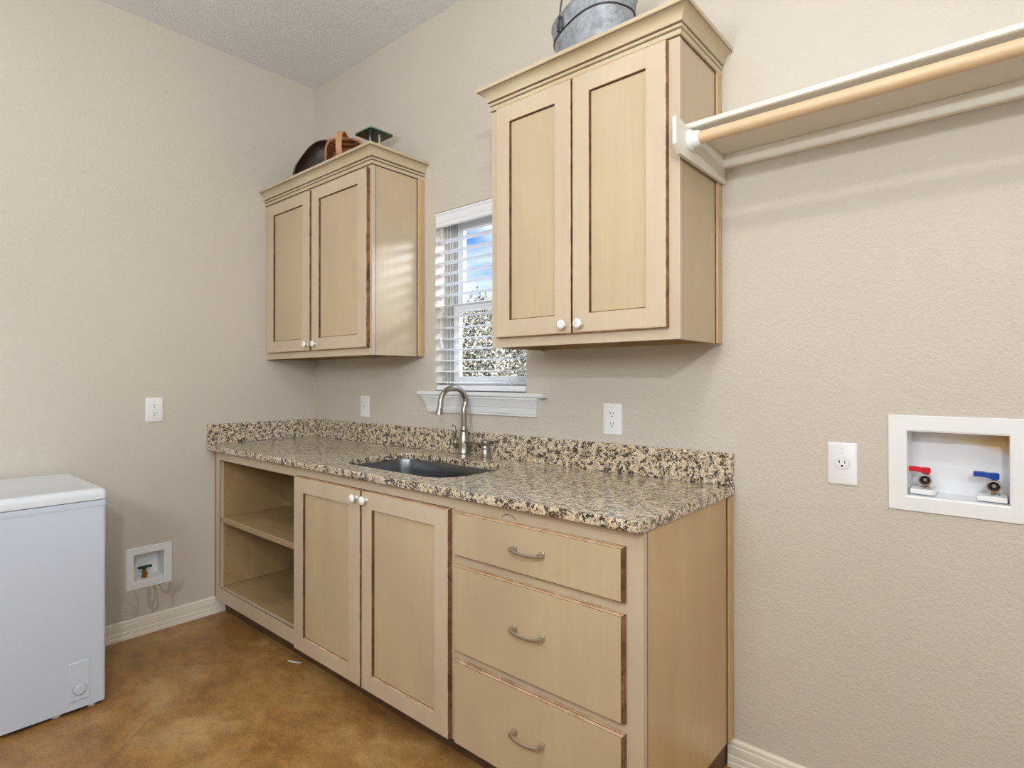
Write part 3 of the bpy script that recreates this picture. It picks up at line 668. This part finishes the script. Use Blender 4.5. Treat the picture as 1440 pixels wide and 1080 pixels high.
def upper(name, label, x0, x1, zb, zc, doors, dz0, dz1, stile, rail, motifs, left_return):
    c = thing(name, label, 'cabinet', ((x0 + x1) / 2, -0.15, zb), 'crown-topped wall cabinets')
    yf = -0.3115; yb = yf + 0.019
    (a0, a1), (b0, b1_) = doors
    face_frame(c, x0, x1, zb, zc + 0.004, [(a0 + 0.03, b1_ - 0.03, dz0 + 0.03, dz1 - 0.03)], yb)
    mb = MB(); lx = x0 + 0.001
    mb.box(lx, lx + 0.016, yb, -0.001, zb, zc + 0.05, 0); mb.box(x1 - 0.0185, x1 - 0.0015, yb, -0.001, zb, zc + 0.05, 2)
    mb.box(lx + 0.016, x1 - 0.0185, yb, -0.001, zb + 0.022, zb + 0.034, 0); mb.box(lx + 0.016, x1 - 0.0185, -0.012, -0.001, zb + 0.034, zc + 0.05, 0)
    mb.box(lx + 0.016, x1 - 0.0185, -0.022, -0.001, zb + 0.003, zb + 0.022, 0)
    mb.box(lx, x1 - 0.0015, yb, -0.001, zc + 0.05, zc + 0.064, 0)
    mb.box(x1 - 0.0020, x1 - 0.0008, yb, yb + 0.0035, zb, zc - 0.012, 1)
    mb.build('carcass', [M_inner, M_glaze, M_panel], c, recalc=False)
    mb = MB(); mb.loft([rring(lambda u, v_, d: (u, v_, d), x1 - 0.002, x1 + 0.006, -0.040, -0.0015, 0.003, z, 3) for z in (zb, zc - 0.012)]); mb.box(x1 - 0.002, x1 + 0.0003, -0.0445, -0.040, zb, zc - 0.012, 1)
    mb.build('scribe_moulding', [M_side, M_glaze], c, smooth=40)
    for (u0, u1), kx, mo in zip(doors, motifs[0], motifs[1]):
        d = door('door', c, u0, u1, dz0, dz1, yf, stile, rail); knob(d, kx, yf - 0.020, 1.446, mo)
    mb = MB(); mb.box(a1 + 0.0003, b0 - 0.0003, yf - 0.001, yf + 0.001, dz0, dz1); mb.build('glaze_lines', M_glaze, c)
    if left_return: fn = lambda o: [(x0 - o, -0.0008), (x0 - o, yf - o), (x1 + o, yf - o), (x1 + o, -0.0008)]
    else: fn = lambda o: [(0.0008, yf - o), (x1 + o, yf - o), (x1 + o, -0.0008)]
    crown(c, fn, zc); return c
u1_ = upper('wall_cabinet', 'cream wall cabinet in the room corner, left of the window', 0.0015, 1.032, 1.3785, 2.277, ((0.058, 0.516), (0.532, 1.016)), 1.4128, 2.2495, 0.072, 0.062, ((0.497, 0.578), (1, 2)), False)
u2_ = upper('wall_cabinet', 'cream wall cabinet right of the window, carrying the metal bucket', 1.790, 2.5370, 1.3825, 2.2845, ((1.826, 2.1630), (2.1680, 2.5030)), 1.4168, 2.2655, 0.066, 0.062, ((2.137, 2.202), (1, 2)), True)

# ------------------------------------------------------------------ shelf and rod
sh = thing('wall_shelf', 'white painted closet shelf on the wall, right of the wall cabinet', 'shelf', (3.4, -0.15, 2.0))
mb = MB(); prs = [(-0.0005, 2.0005), (-0.284, 2.0005), (-0.2885, 2.003), (-0.290, 2.009), (-0.2885, 2.015), (-0.284, 2.0175), (-0.0005, 2.0175)]
mb.loft([[(x, y, z) for y, z in prs] for x in (2.5395, RX - 0.001)]); mb.build('board', M_shelf, sh, smooth=25)
mb = MB(); mb.loft([[(x, y, z) for y, z in ((-0.0005, 1.957), (-0.015, 1.957), (-0.019, 1.961), (-0.0195, 2.000), (-0.0005, 2.000))] for x in (2.5565, RX - 0.001)]); mb.build('cleat', M_shelf, sh, smooth=25)
mb = MB()
yz = [(-0.0025, 1.9085), (-0.350, 1.9085), (-0.377, 1.930), (-0.377, 2.0085), (-0.345, 2.0085), (-0.300, 2.000), (-0.0025, 2.000)]
mb.loft([[(x, y, z) for y, z in yz] for x in (2.5440, 2.5560)], mi=0)
mb.build('end_bracket', M_shelf, sh, bevel=0.0012)
rd = thing('closet_rod', 'round bare-wood hanging rod under the white shelf', 'rod', (3.4, -0.288, 1.964))
mb = MB(); mb.lathe((0, -0.288, 1.964), [(0.0178, 2.5860), (0.0178, RX - 0.002)], 'x', 28); mb.build('pole', M_rod, rd, smooth=40)
mb = MB(); mb.lathe((0, -0.288, 1.964), [(0.0290, 2.5562), (0.0300, 2.5600), (0.0290, 2.5650), (0.0235, 2.5675), (0.0225, 2.5700), (0.0245, 2.5740), (0.0230, 2.5800), (0.0215, 2.5880), (0.0190, 2.5900), (0.0175, 2.5900)], 'x', 28); mb.build('rod_socket', M_plastic, rd, smooth=35)

# ------------------------------------------------------------------ outlets
def outlet(label, P, u0, u1, v0, v1, kind='duplex', cat='outlet'):
    cu, cv = (u0 + u1) / 2, (v0 + v1) / 2
    t = thing('wall_outlet', label, cat, P(cu, v0, 0), 'wall outlets around the laundry room')
    mb = MB(); mb.loft([rring(P, u0 + i, u1 - i, v0 + i, v1 - i, 0.003, d, 3) for i, d in ((0, 0.0003), (0, 0.003), (0.0012, 0.0048), (0.004, 0.0060))]); mb.build('cover_plate', M_plate, t, smooth=30)
    S = lambda cx_, cz_, w, h, d, mi, mb_: mb_.loft([rect_ring(P, cu + cx_ - w / 2, cu + cx_ + w / 2, cv + cz_ - h / 2, cv + cz_ + h / 2, 0, dd) for dd in (0.0055, d)], mi=mi)
    def disc(cx_, cz_, r_, d0, d1, mi, mb_, n=14, sq=1.0):
        mb_.loft([[P(cu + cx_ + r_ * math.cos(2 * math.pi * k / n), cv + cz_ + max(-r_ * sq, min(r_ * sq, r_ * math.sin(2 * math.pi * k / n))), dd) for k in range(n)] for dd in (d0, d1)], mi=mi)
    if kind == 'duplex':
        for cz_ in (0.0195, -0.0195):
            mb = MB(); disc(0, cz_, 0.0168, 0.0045, 0.0078, 0, mb, 28, 0.80)
            for cx_, w, h in ((-0.0063, 0.0022, 0.0088), (0.0063, 0.0022, 0.0070)): S(cx_, cz_ + 0.0035, w, h, 0.0081, 1, mb)
            disc(0, cz_ - 0.0075, 0.0027, 0.0055, 0.0081, 1, mb, 12); mb.build('receptacle', [M_plastic, M_hole], t)
        mb = MB(); disc(0, 0, 0.0030, 0.0055, 0.0072, 0, mb); S(0, 0, 0.0045, 0.0008, 0.0074, 1, mb); mb.build('screw', [M_plate, M_greyline], t)
    elif kind == 'single':
        mb = MB(); disc(0, 0.0015, 0.0182, 0.0045, 0.0085, 0, mb, 32)
        S(-0.0068, 0.0055, 0.0022, 0.0085, 0.0088, 1, mb); S(-0.0098, 0.0055, 0.0050, 0.0020, 0.0088, 1, mb); S(0.0068, 0.0050, 0.0022, 0.0085, 0.0088, 1, mb); disc(0, -0.0065, 0.0030, 0.0055, 0.0088, 1, mb, 12)
        disc(0, 0.0012, 0.0190, 0.0045, 0.0064, 2, mb, 32)  # grey ring painted in as shade around the raised receptacle
        mb.build('receptacle', [M_plastic, M_hole, M_greyline], t)
        for cz_ in (0.0305, -0.0305):
            mb = MB(); disc(0, cz_, 0.0030, 0.0055, 0.0070, 0, mb); S(0, cz_, 0.0045, 0.0009, 0.0072, 1, mb); mb.build('screw', [M_plate, M_greyline], t)
    else:
        mb = MB(); S(0, 0, 0.034, 0.068, 0.0072, 0, mb)
        for cz_ in (0.018, -0.018):
            for cx_ in (-0.0063, 0.0063): S(cx_, cz_ + 0.003, 0.0020, 0.0070, 0.0076, 1, mb)
        S(0, 0.003, 0.010, 0.004, 0.0080, 2, mb); S(0, -0.004, 0.010, 0.004, 0.0080, 2, mb)
        mb.build('receptacle', [M_plastic, M_greyline, M_greyline], t)
    # embossed mark near the top
    mb = MB(); S(0, 0.0425, 0.010, 0.0012, 0.0063, 0, mb); mb.build('embossed_mark', M_greyline, t)
    return t
PB = back_map(0); PL = left_map(0)
outlet('white safety outlet on the back wall beneath the corner cabinet', PB, 0.4925, 0.5735, 1.054, 1.172, 'gfci')
outlet('white double outlet above the counter backsplash, right of the window sill', PB, 2.0845, 2.1650, 1.054, 1.172)
outlet('white single round outlet left of the washer water box', PB, 2.8565, 2.9322, 0.9570, 1.0793, 'single')
outlet('white double outlet on the left wall above the shut-off box', PL, -0.9252, -0.8477, 1.051, 1.1715)

# ------------------------------------------------------------------ recessed boxes
wb = thing('washer_outlet_box', 'white recessed washing machine water box with yellow stain', 'water box', (3.157, 0, 0.905))
def recess(parent, P, o, i, depth, mback):
    u0, u1, v0, v1 = o; a0, a1, b0, b1_ = i
    R = lambda q, d: [P(q[0], q[2], d), P(q[1], q[2], d), P(q[1], q[3], d), P(q[0], q[3], d)]
    g_ = 0.0008; e = (a0 + g_, a1 - g_, b0 + g_, b1_ - g_)
    out = lambda k: (u0 + k, u1 - k, v0 + k, v1 - k)
    rim = (a0 + 0.0035, a1 - 0.0035, b0 + 0.0035, b1_ - 0.0035)
    mb = MB(); mb.loft([R(out(0), 0.0004), R(out(0), 0.003), R(out(0.002), 0.006), R((a0 - 0.001, a1 + 0.001, b0 - 0.001, b1_ + 0.001), 0.0065), R(rim, 0.0045), R(rim, 0.0006), R(e, 0.0004), R(out(0), 0.0004)], cap0=False, cap1=False)
    mb.build('flange', M_plastic, parent, smooth=20)
    inn = (a0 + 0.0035, a1 - 0.0035, b0 + 0.0035, b1_ - 0.0035); bk = (a0 + 0.008, a1 - 0.008, b0 + 0.008, b1_ - 0.008)
    mb = MB(); mb.loft([R(e, 0.0004), R(inn, 0.0004), R(bk, -depth), R(bk, -depth - 0.002), R(e, -depth - 0.002), R(e, 0.0004)], cap0=False, cap1=False)
    mb.add(R(bk, -depth), [(0, 1, 2, 3)]); mb.build('recess', mback, parent, recalc=False)
recess(wb, PB, (3.0065, 3.3070, 0.9046, 1.1655), (BX0, BX1, BZ0, BZ1), 0.080, M_boxback)
for a, b_ in ((3.0545, 3.112), (3.198, 3.2595)):
    mb = MB(); mb.loft([[(x, y, z) for x, y in ((a, 0.079), (a, 0.012), (b_ - 0.006 if a < 3.1 else b_, 0.006), (b_, 0.014), (b_, 0.079))] for z in (0.9500, 0.9640)]); mb.build('valve_ledge', M_plastic, wb, bevel=0.003)
def valve(parent, x, y, z, mh, label, lever=-1, body=M_chrome):
    mb = MB(); mb.lathe((x, y, z), [(0.0125, 0), (0.0125, 0.006), (0.0095, 0.008), (0.0095, 0.016), (0.0125, 0.020), (0.0135, 0.030), (0.0110, 0.038), (0.006, 0.040), (0.006, 0.046)], seg=16)
    mb.lathe((x, y, z + 0.027), [(0.0110, -0.004), (0.0110, 0.010), (0.0145, 0.012), (0.0150, 0.026), (0.0115, 0.0265), (0.0105, 0.018), (0.0050, 0.0175), (0.0045, 0.022), (0.001, 0.022)], '-y', 20, mis=[0, 0, 0, 0, 1, 1, 0, 0, 0])
    b0_ = mb.build('valve', [body, M_hole], parent, smooth=35); b0_['label'] = label
    mb = MB(); mb.lathe((x, y, z), [(0.0095, 0.041), (0.0105, 0.044), (0.0105, 0.056), (0.0090, 0.058)], seg=16)
    pts = [(x + 0.006, 0.008), (x - 0.012, 0.0085), (x - 0.022, 0.0095), (x - 0.042, 0.0095)]
    mb.loft([[(px_, y - w_, z + 0.0445 + dz_), (px_, y + w_, z + 0.0445 + dz_), (px_, y + w_, z + 0.0575 + dz_), (px_, y - w_, z + 0.0575 + dz_)] for (px_, w_), dz_ in zip(pts, (0, 0, 0.0015, 0.0015))])
    mb.build('lever_handle', mh, b0_, bevel=0.0015)
valve(wb, 3.0895, 0.035, 0.964, M_red, 'chrome hot water valve with red lever')
valve(wb, 3.2330, 0.035, 0.964, M_blue, 'chrome cold water valve with blue lever')

ib = thing('shutoff_valve_box', 'small white recessed box with green-handled brass valve, low on the left wall', 'water box', (0, -0.906, 0.228))
recess(ib, PL, (-1.0082, -0.8041, 0.2278, 0.4331), (IY0, IY1, IZ0, IZ1), 0.080, M_plastic)
mb = MB(); mb.lathe((-0.035, -0.918, 0.270), [(0.014, 0), (0.014, 0.004), (0.0090, 0.006), (0.0110, 0.018), (0.0115, 0.028), (0.0090, 0.034), (0.0055, 0.036), (0.0055, 0.044)], seg=16)
mb.lathe((-0.035, -0.918, 0.292), [(0.0075, 0.0), (0.0075, 0.014), (0.0090, 0.015), (0.0090, 0.024), (0.003, 0.025)], 'x', 14); iv = mb.build('valve', M_brass, ib, smooth=35); iv['label'] = 'brass angle valve with green handle'
mb = MB(); mb.lathe((-0.035, -0.918, 0.270), [(0.0080, 0.038), (0.0095, 0.042), (0.0095, 0.050)], seg=14)
mb.loft([rring(lambda u, v_, d: (-0.035 + u, v_, d), -0.008, 0.008, -0.946, -0.884, 0.004, z, 3) for z in (0.3155, 0.3255)]); mb.build('valve_handle', M_green, iv, bevel=0.001)

# ------------------------------------------------------------------ chest freezer
FX, FY1, FY0, FZ = 0.5875, -1.2300, -2.130, 0.8411
fz = thing('chest_freezer', 'white chest freezer standing against the left wall', 'freezer', (0.30, -1.68, 0))
mb = MB(); Pz = lambda u, v_, d: (u, v_, d)
mb.loft([rring(Pz, 0.030, FX - 0.002, FY0 + 0.002, FY1 - 0.003, 0.014, z, 5) for z in (0.0165, 0.775)]); mb.build('body', M_freezer, fz, smooth=40)
mb = MB(); mb.loft([rring(Pz, 0.028, FX, FY0, FY1, 0.014, z, 5) for z in (0.7752, 0.7960)]); mb.build('rim', M_freezer, fz, smooth=40)
mb = MB(); mb.loft([rring(Pz, 0.034, FX - 0.005, FY0 + 0.004, FY1 - 0.004, 0.012, z, 5) for z in (0.7962, 0.8000)]); mb.build('gasket', M_greyline, fz, smooth=40)
mb = MB(); lid = []
for ins, z in ((0.0, 0.8002), (0.0, 0.8180), (0.0015, 0.8260), (0.006, 0.8340), (0.013, 0.8390), (0.022, 0.8411), (0.027, 0.8411), (0.030, 0.8405)):
    lid.append(rring(Pz, 0.030 + ins * 0.6, FX + 0.002 - ins, FY0 + ins, FY1 + 0.001 - ins, 0.022 + ins * .2, z, 6))
mb.loft(lid); mb.build('lid', M_freezer_top, fz, smooth=60)
PF = left_map(FX - 0.002)
mb = MB(); mb.loft([rring(PF, -1.3525 + i, -1.2860 - i, 0.0480 + i, 0.1930 - i, 0.004, d, 3) for i, d in ((0, -0.001), (0, 0.0020), (0.0015, 0.0032))]); mb.build('control_panel', M_freezer, fz, smooth=30)
mb = MB()
pts = [PF(-1.3185 + 0.0225 * math.cos(a), 0.0885 + 0.0225 * math.sin(a), 0.0034) for a in [math.radians(130 + 280 * k / 22) for k in range(23)]]
mb.tube(pts, 0.0011, 6, mi=1)
mb.lathe((FX - 0.002, -1.3185, 0.0885), [(0.0175, 0.003), (0.0175, 0.008), (0.0160, 0.0105), (0.001, 0.0105)], 'x', 24, mi=0)
mb.loft([rect_ring(PF, -1.3195, -1.3175, 0.092, 0.104, 0, d) for d in (0.0105, 0.0115)], mi=1)
mb.build('thermostat_dial', [M_freezer, M_greyline], fz, smooth=35)
mb = MB(); mb.lathe((FX - 0.002, -1.3185, 0.1230), [(0.0028, 0.003), (0.0028, 0.0045), (0.001, 0.005)], 'x', 12); mb.build('indicator_light', M_greyline, fz, smooth=40)
for x, y in ((0.555, -1.275), (0.555, -1.385), (0.08, -1.275), (0.08, -2.08), (0.555, -2.08)):
    mb = MB(); mb.lathe((x, y, 0.0005), [(0.014, 0), (0.014, 0.012), (0.010, 0.016)], seg=14); mb.build('foot', M_plastic if x > .3 else M_black, fz)

# ------------------------------------------------------------------ things on the left cabinet
ZU = 2.277 + 0.064
# wooden dough bowl leaning on edge
bw = thing('wooden_bowl', 'dark brown wooden bowl leaning on top of the corner cabinet, left of the basket', 'bowl', (0.36, -0.16, ZU))
mb = MB(); ca = Vector((0.372, -0.150, ZU + 0.108)); nrm = Vector((0.62, -0.74, 0.26)).normalized(); sx_ = Vector((0.77, 0.64, 0)).normalized(); sy_ = nrm.cross(sx_).normalized()
if sy_.z < 0: sy_ = -sy_
ca_, sa_ = math.cos(math.radians(62)), math.sin(math.radians(62)); sx_, sy_ = sx_ * ca_ + sy_ * sa_, sy_ * ca_ - sx_ * sa_
rings = []
for k in range(7):
    a = math.pi / 2 * k / 6
    rr, dd = math.cos(a), math.sin(a)
    rings.append((max(rr, 0.02), -0.085 * dd))
inner = [(max(r_ - 0.09, 0.01), d_ + 0.012) for r_, d_ in rings]
def brng(r_, d_):
    out = []
    for k in range(32):
        t = 2 * math.pi * k / 32; cc, ss = math.cos(t), math.sin(t)
        q = 0.66; out.append(ca + sx_ * (0.170 * r_ * math.copysign(abs(cc) ** q, cc)) + sy_ * (0.165 * r_ * math.copysign(abs(ss) ** q, ss)) + nrm * d_)
    return out
mb.loft([brng(*q) for q in rings[::-1]] + [brng(0.97, 0.004)] + [brng(*q) for q in inner], mis=[1] * 6 + [1, 1] + [0] * 6)
mb.build('bowl_shell', [M_darkwood, M_rimwood], bw, smooth=50)
# splint basket lying on its side
bk = thing('splint_basket', 'small woven basket with arched handle, tipped on its side on the corner cabinet', 'basket', (0.60, -0.17, ZU))
nrm = Vector((0.70, -0.71, 0.08)).normalized(); sx_ = Vector((0.71, 0.70, 0)).normalized(); sy_ = nrm.cross(sx_); sy_ = sy_ if sy_.z > 0 else -sy_
cb_ = Vector((0.618, -0.190, ZU + 0.103))
def kr(w, h, d, q=0.55, n=36):
    out = []
    for k in range(n):
        t = 2 * math.pi * k / n; cc, ss = math.cos(t), math.sin(t)
        out.append(cb_ + sx_ * (w * math.copysign(abs(cc) ** q, cc)) + sy_ * (h * math.copysign(abs(ss) ** q, ss)) + nrm * d)
    return out
mb = MB(); mb.loft([kr(0.070, 0.060, -0.105), kr(0.085, 0.072, -0.085), kr(0.092, 0.085, -0.03), kr(0.096, 0.089, 0.0), kr(0.092, 0.085, 0.0), kr(0.088, 0.081, -0.03), kr(0.080, 0.068, -0.080), kr(0.02, 0.015, -0.095)]); mb.build('woven_body', M_weave, bk, smooth=50)
mb = MB(); mb.loft([kr(*q) for q in ((0.096, 0.089, -0.014), (0.101, 0.095, -0.014), (0.101, 0.095, 0.006), (0.091, 0.084, 0.006), (0.091, 0.084, -0.010), (0.096, 0.089, -0.014))], cap0=False, cap1=False); mb.build('rim_band', M_splintrim, bk, smooth=30)
pts = []
for k in range(21):
    a = math.pi * k / 20; pts.append(cb_ + sx_ * (0.004) + sy_ * (-0.098 * math.cos(a)) + nrm * (0.150 * math.sin(a) ** 0.8 if 0 < k < 20 else -0.01))
mb = MB(); rings = []
for i, p in enumerate(pts):
    t = (pts[min(i + 1, 20)] - pts[max(i - 1, 0)]).normalized(); n_ = t.cross(sx_).normalized()
    rings.append([p - sx_ * 0.0145 - n_ * 0.0015, p + sx_ * 0.0145 - n_ * 0.0015, p + sx_ * 0.0145 + n_ * 0.0015, p - sx_ * 0.0145 + n_ * 0.0015])
mb.loft(rings); mb.build('handle', M_splint, bk, smooth=40)
# kitchen scale
ks = thing('kitchen_scale', 'old dark green kitchen scale with square platform on the corner cabinet', 'scale', (0.834, -0.160, ZU))
sc_ = (0.834, -0.158)
mb = MB()
def sq(hw, z, r_=0.016): return rring(Pz, sc_[0] - hw, sc_[0] + hw, sc_[1] - hw, sc_[1] + hw, r_, z, 4)
mb.loft([sq(0.069, 2.497), sq(0.0715, 2.499), sq(0.0715, 2.505), sq(0.069, 2.507)], mis=[0, 1, 1], mi=0); mb.build('platform', [M_dgreen, M_lgreen], ks, smooth=30)
mb = MB(); mb.loft([sq(0.055, ZU + 0.0005), sq(0.055, ZU + 0.02), sq(0.050, ZU + 0.090), sq(0.040, ZU + 0.105)]); mb.build('housing', M_dgreen, ks, smooth=30)
mb = MB(); mb.lathe((sc_[0], sc_[1] - 0.053, ZU + 0.055), [(0.036, -0.003), (0.036, 0.004), (0.033, 0.005), (0.001, 0.005)], '-y', 24); mb.build('dial', M_plastic, ks, smooth=30)
for dxx, dyy in ((0.028, 0.012), (-0.028, -0.004)):
    mb = MB(); mb.lathe((sc_[0] + dxx, sc_[1] + dyy, ZU + 0.1045), [(0.0065, 0), (0.0065, 2.4975 - ZU - 0.1045)], seg=12); mb.build('post', simple('pale_metal_post', srgb(178, 172, 150), 0.4, 0.3), ks, smooth=40)

# ------------------------------------------------------------------ galvanised bucket
ZV = 2.2845 + 0.064
bu = thing('metal_bucket', 'galvanised grey metal bucket with wire bail handle on top of the right wall cabinet', 'bucket', (2.122, -0.158, ZV))
ax = Vector((0.92, -0.39, 0)).normalized(); ay = Vector((0.39, 0.92, 0)).normalized(); cc0 = Vector((2.140, -0.160, 0))
def ov(a, b_, z, q=0.78, n=48, tilt=0.0):
    out = []
    for k in range(n):
        t = 2 * math.pi * k / n; c_, s_ = math.cos(t), math.sin(t)
        p = cc0 + ax * (a * math.copysign(abs(c_) ** q, c_)) + ay * (b_ * math.copysign(abs(s_) ** q, s_)); out.append((p.x, p.y, z + tilt * c_))
    return out
mb = MB(); mb.loft([ov(0.152, 0.092, ZV + 0.0005), ov(0.157, 0.096, ZV + 0.006), ov(0.173, 0.106, 2.500)], cap1=False)
mb.loft([ov(0.173, 0.106, 2.500), ov(0.177, 0.110, 2.5015), ov(0.1775, 0.1105, 2.505), ov(0.175, 0.108, 2.507)], cap0=False, cap1=False, mi=1)
mb.loft([ov(0.175, 0.108, 2.507), ov(0.184, 0.112, 2.556), ov(0.187, 0.115, 2.559), ov(0.187, 0.115, 2.565), ov(0.183, 0.111, 2.566), ov(0.178, 0.107, 2.545), ov(0.146, 0.098, 2.40), ov(0.136, 0.088, ZV + 0.01)], cap0=False, cap1=True)
mb.build('pail', [M_galv, M_wire], bu, smooth=40)
fr_ = -ay
def onrim(t, z, out=0.0):
    c_, s_ = math.cos(t), math.sin(t); q = 0.78
    p = cc0 + ax * ((0.179 + out) * math.copysign(abs(c_) ** q, c_)) + ay * ((0.110 + out) * math.copysign(abs(s_) ** q, s_)); return Vector((p.x, p.y, z))
e1 = onrim(math.radians(262), 2.535, 0.004); e2 = onrim(math.radians(82), 2.535, 0.004)
for e in (e1, e2):
    mb = MB(); t_ = Vector((0.92, -0.39, 0)).normalized()
    mb.tube([e - t_ * 0.012 + Vector((0, 0, -0.030)), e - t_ * 0.014 + Vector((0, 0, -0.008)), e - t_ * 0.010 + Vector((0, 0, 0.010)), e + Vector((0, 0, 0.018)), e + t_ * 0.010 + Vector((0, 0, 0.010)), e + t_ * 0.014 + Vector((0, 0, -0.008)), e + t_ * 0.012 + Vector((0, 0, -0.030))], 0.0052, 8); mb.build('handle_ear', M_wire, bu, smooth=40)
pts = [e1 + Vector((0, 0, 0.012))]
for k in range(1, 20):
    a = math.pi * k / 20; p = e1.lerp(e2, (1 - math.cos(a)) / 2); pts.append(p + Vector((0, 0, 0.012 + 0.20 * math.sin(a))))
pts.append(e2 + Vector((0, 0, 0.012)))
mb = MB(); mb.tube(pts, 0.0030, 8); mb.build('bail_handle', M_wire, bu, smooth=40)

for ch, t in (('M', 364), ('O', 374)):
    cu = bpy.data.curves.new('letter', 'FONT'); cu.body = ch; cu.size = 0.022; cu.extrude = 0.0012; cu.align_x = 'CENTER'
    tmp = bpy.data.objects.new('tmp', cu); COL.objects.link(tmp); dg = bpy.context.evaluated_depsgraph_get(); me = bpy.data.meshes.new_from_object(tmp.evaluated_get(dg)); bpy.data.objects.remove(tmp)
    t0 = math.radians(t); p0 = onrim(t0, 2.513, 0.0060); tg = (onrim(t0 + 0.02, 2.522) - onrim(t0 - 0.02, 2.522)).normalized(); nn = tg.cross(Vector((0, 0, 1)))
    for v_ in me.vertices: q_ = v_.co.copy(); v_.co = p0 + tg * q_.x + Vector((0, 0, 1)) * q_.y + nn * q_.z - bu.location
    me.materials.clear(); me.materials.append(M_galv); o = bpy.data.objects.new('embossed_letter', me); COL.objects.link(o); o.parent = bu

# small fleck of white debris on the floor in front of the base cabinets
mb = MB(); fp = [(0.812, -0.606), (0.835, -0.598), (0.872, -0.578), (0.868, -0.570), (0.83, -0.588), (0.808, -0.597)]
mb.loft([[(x, y, z) for x, y in fp] for z in (0.0003, 0.0018)]); o = mb.build('paper_scrap', M_white); tag(o, 'tiny white scrap on the brown floor by the toe kick', 'scrap')
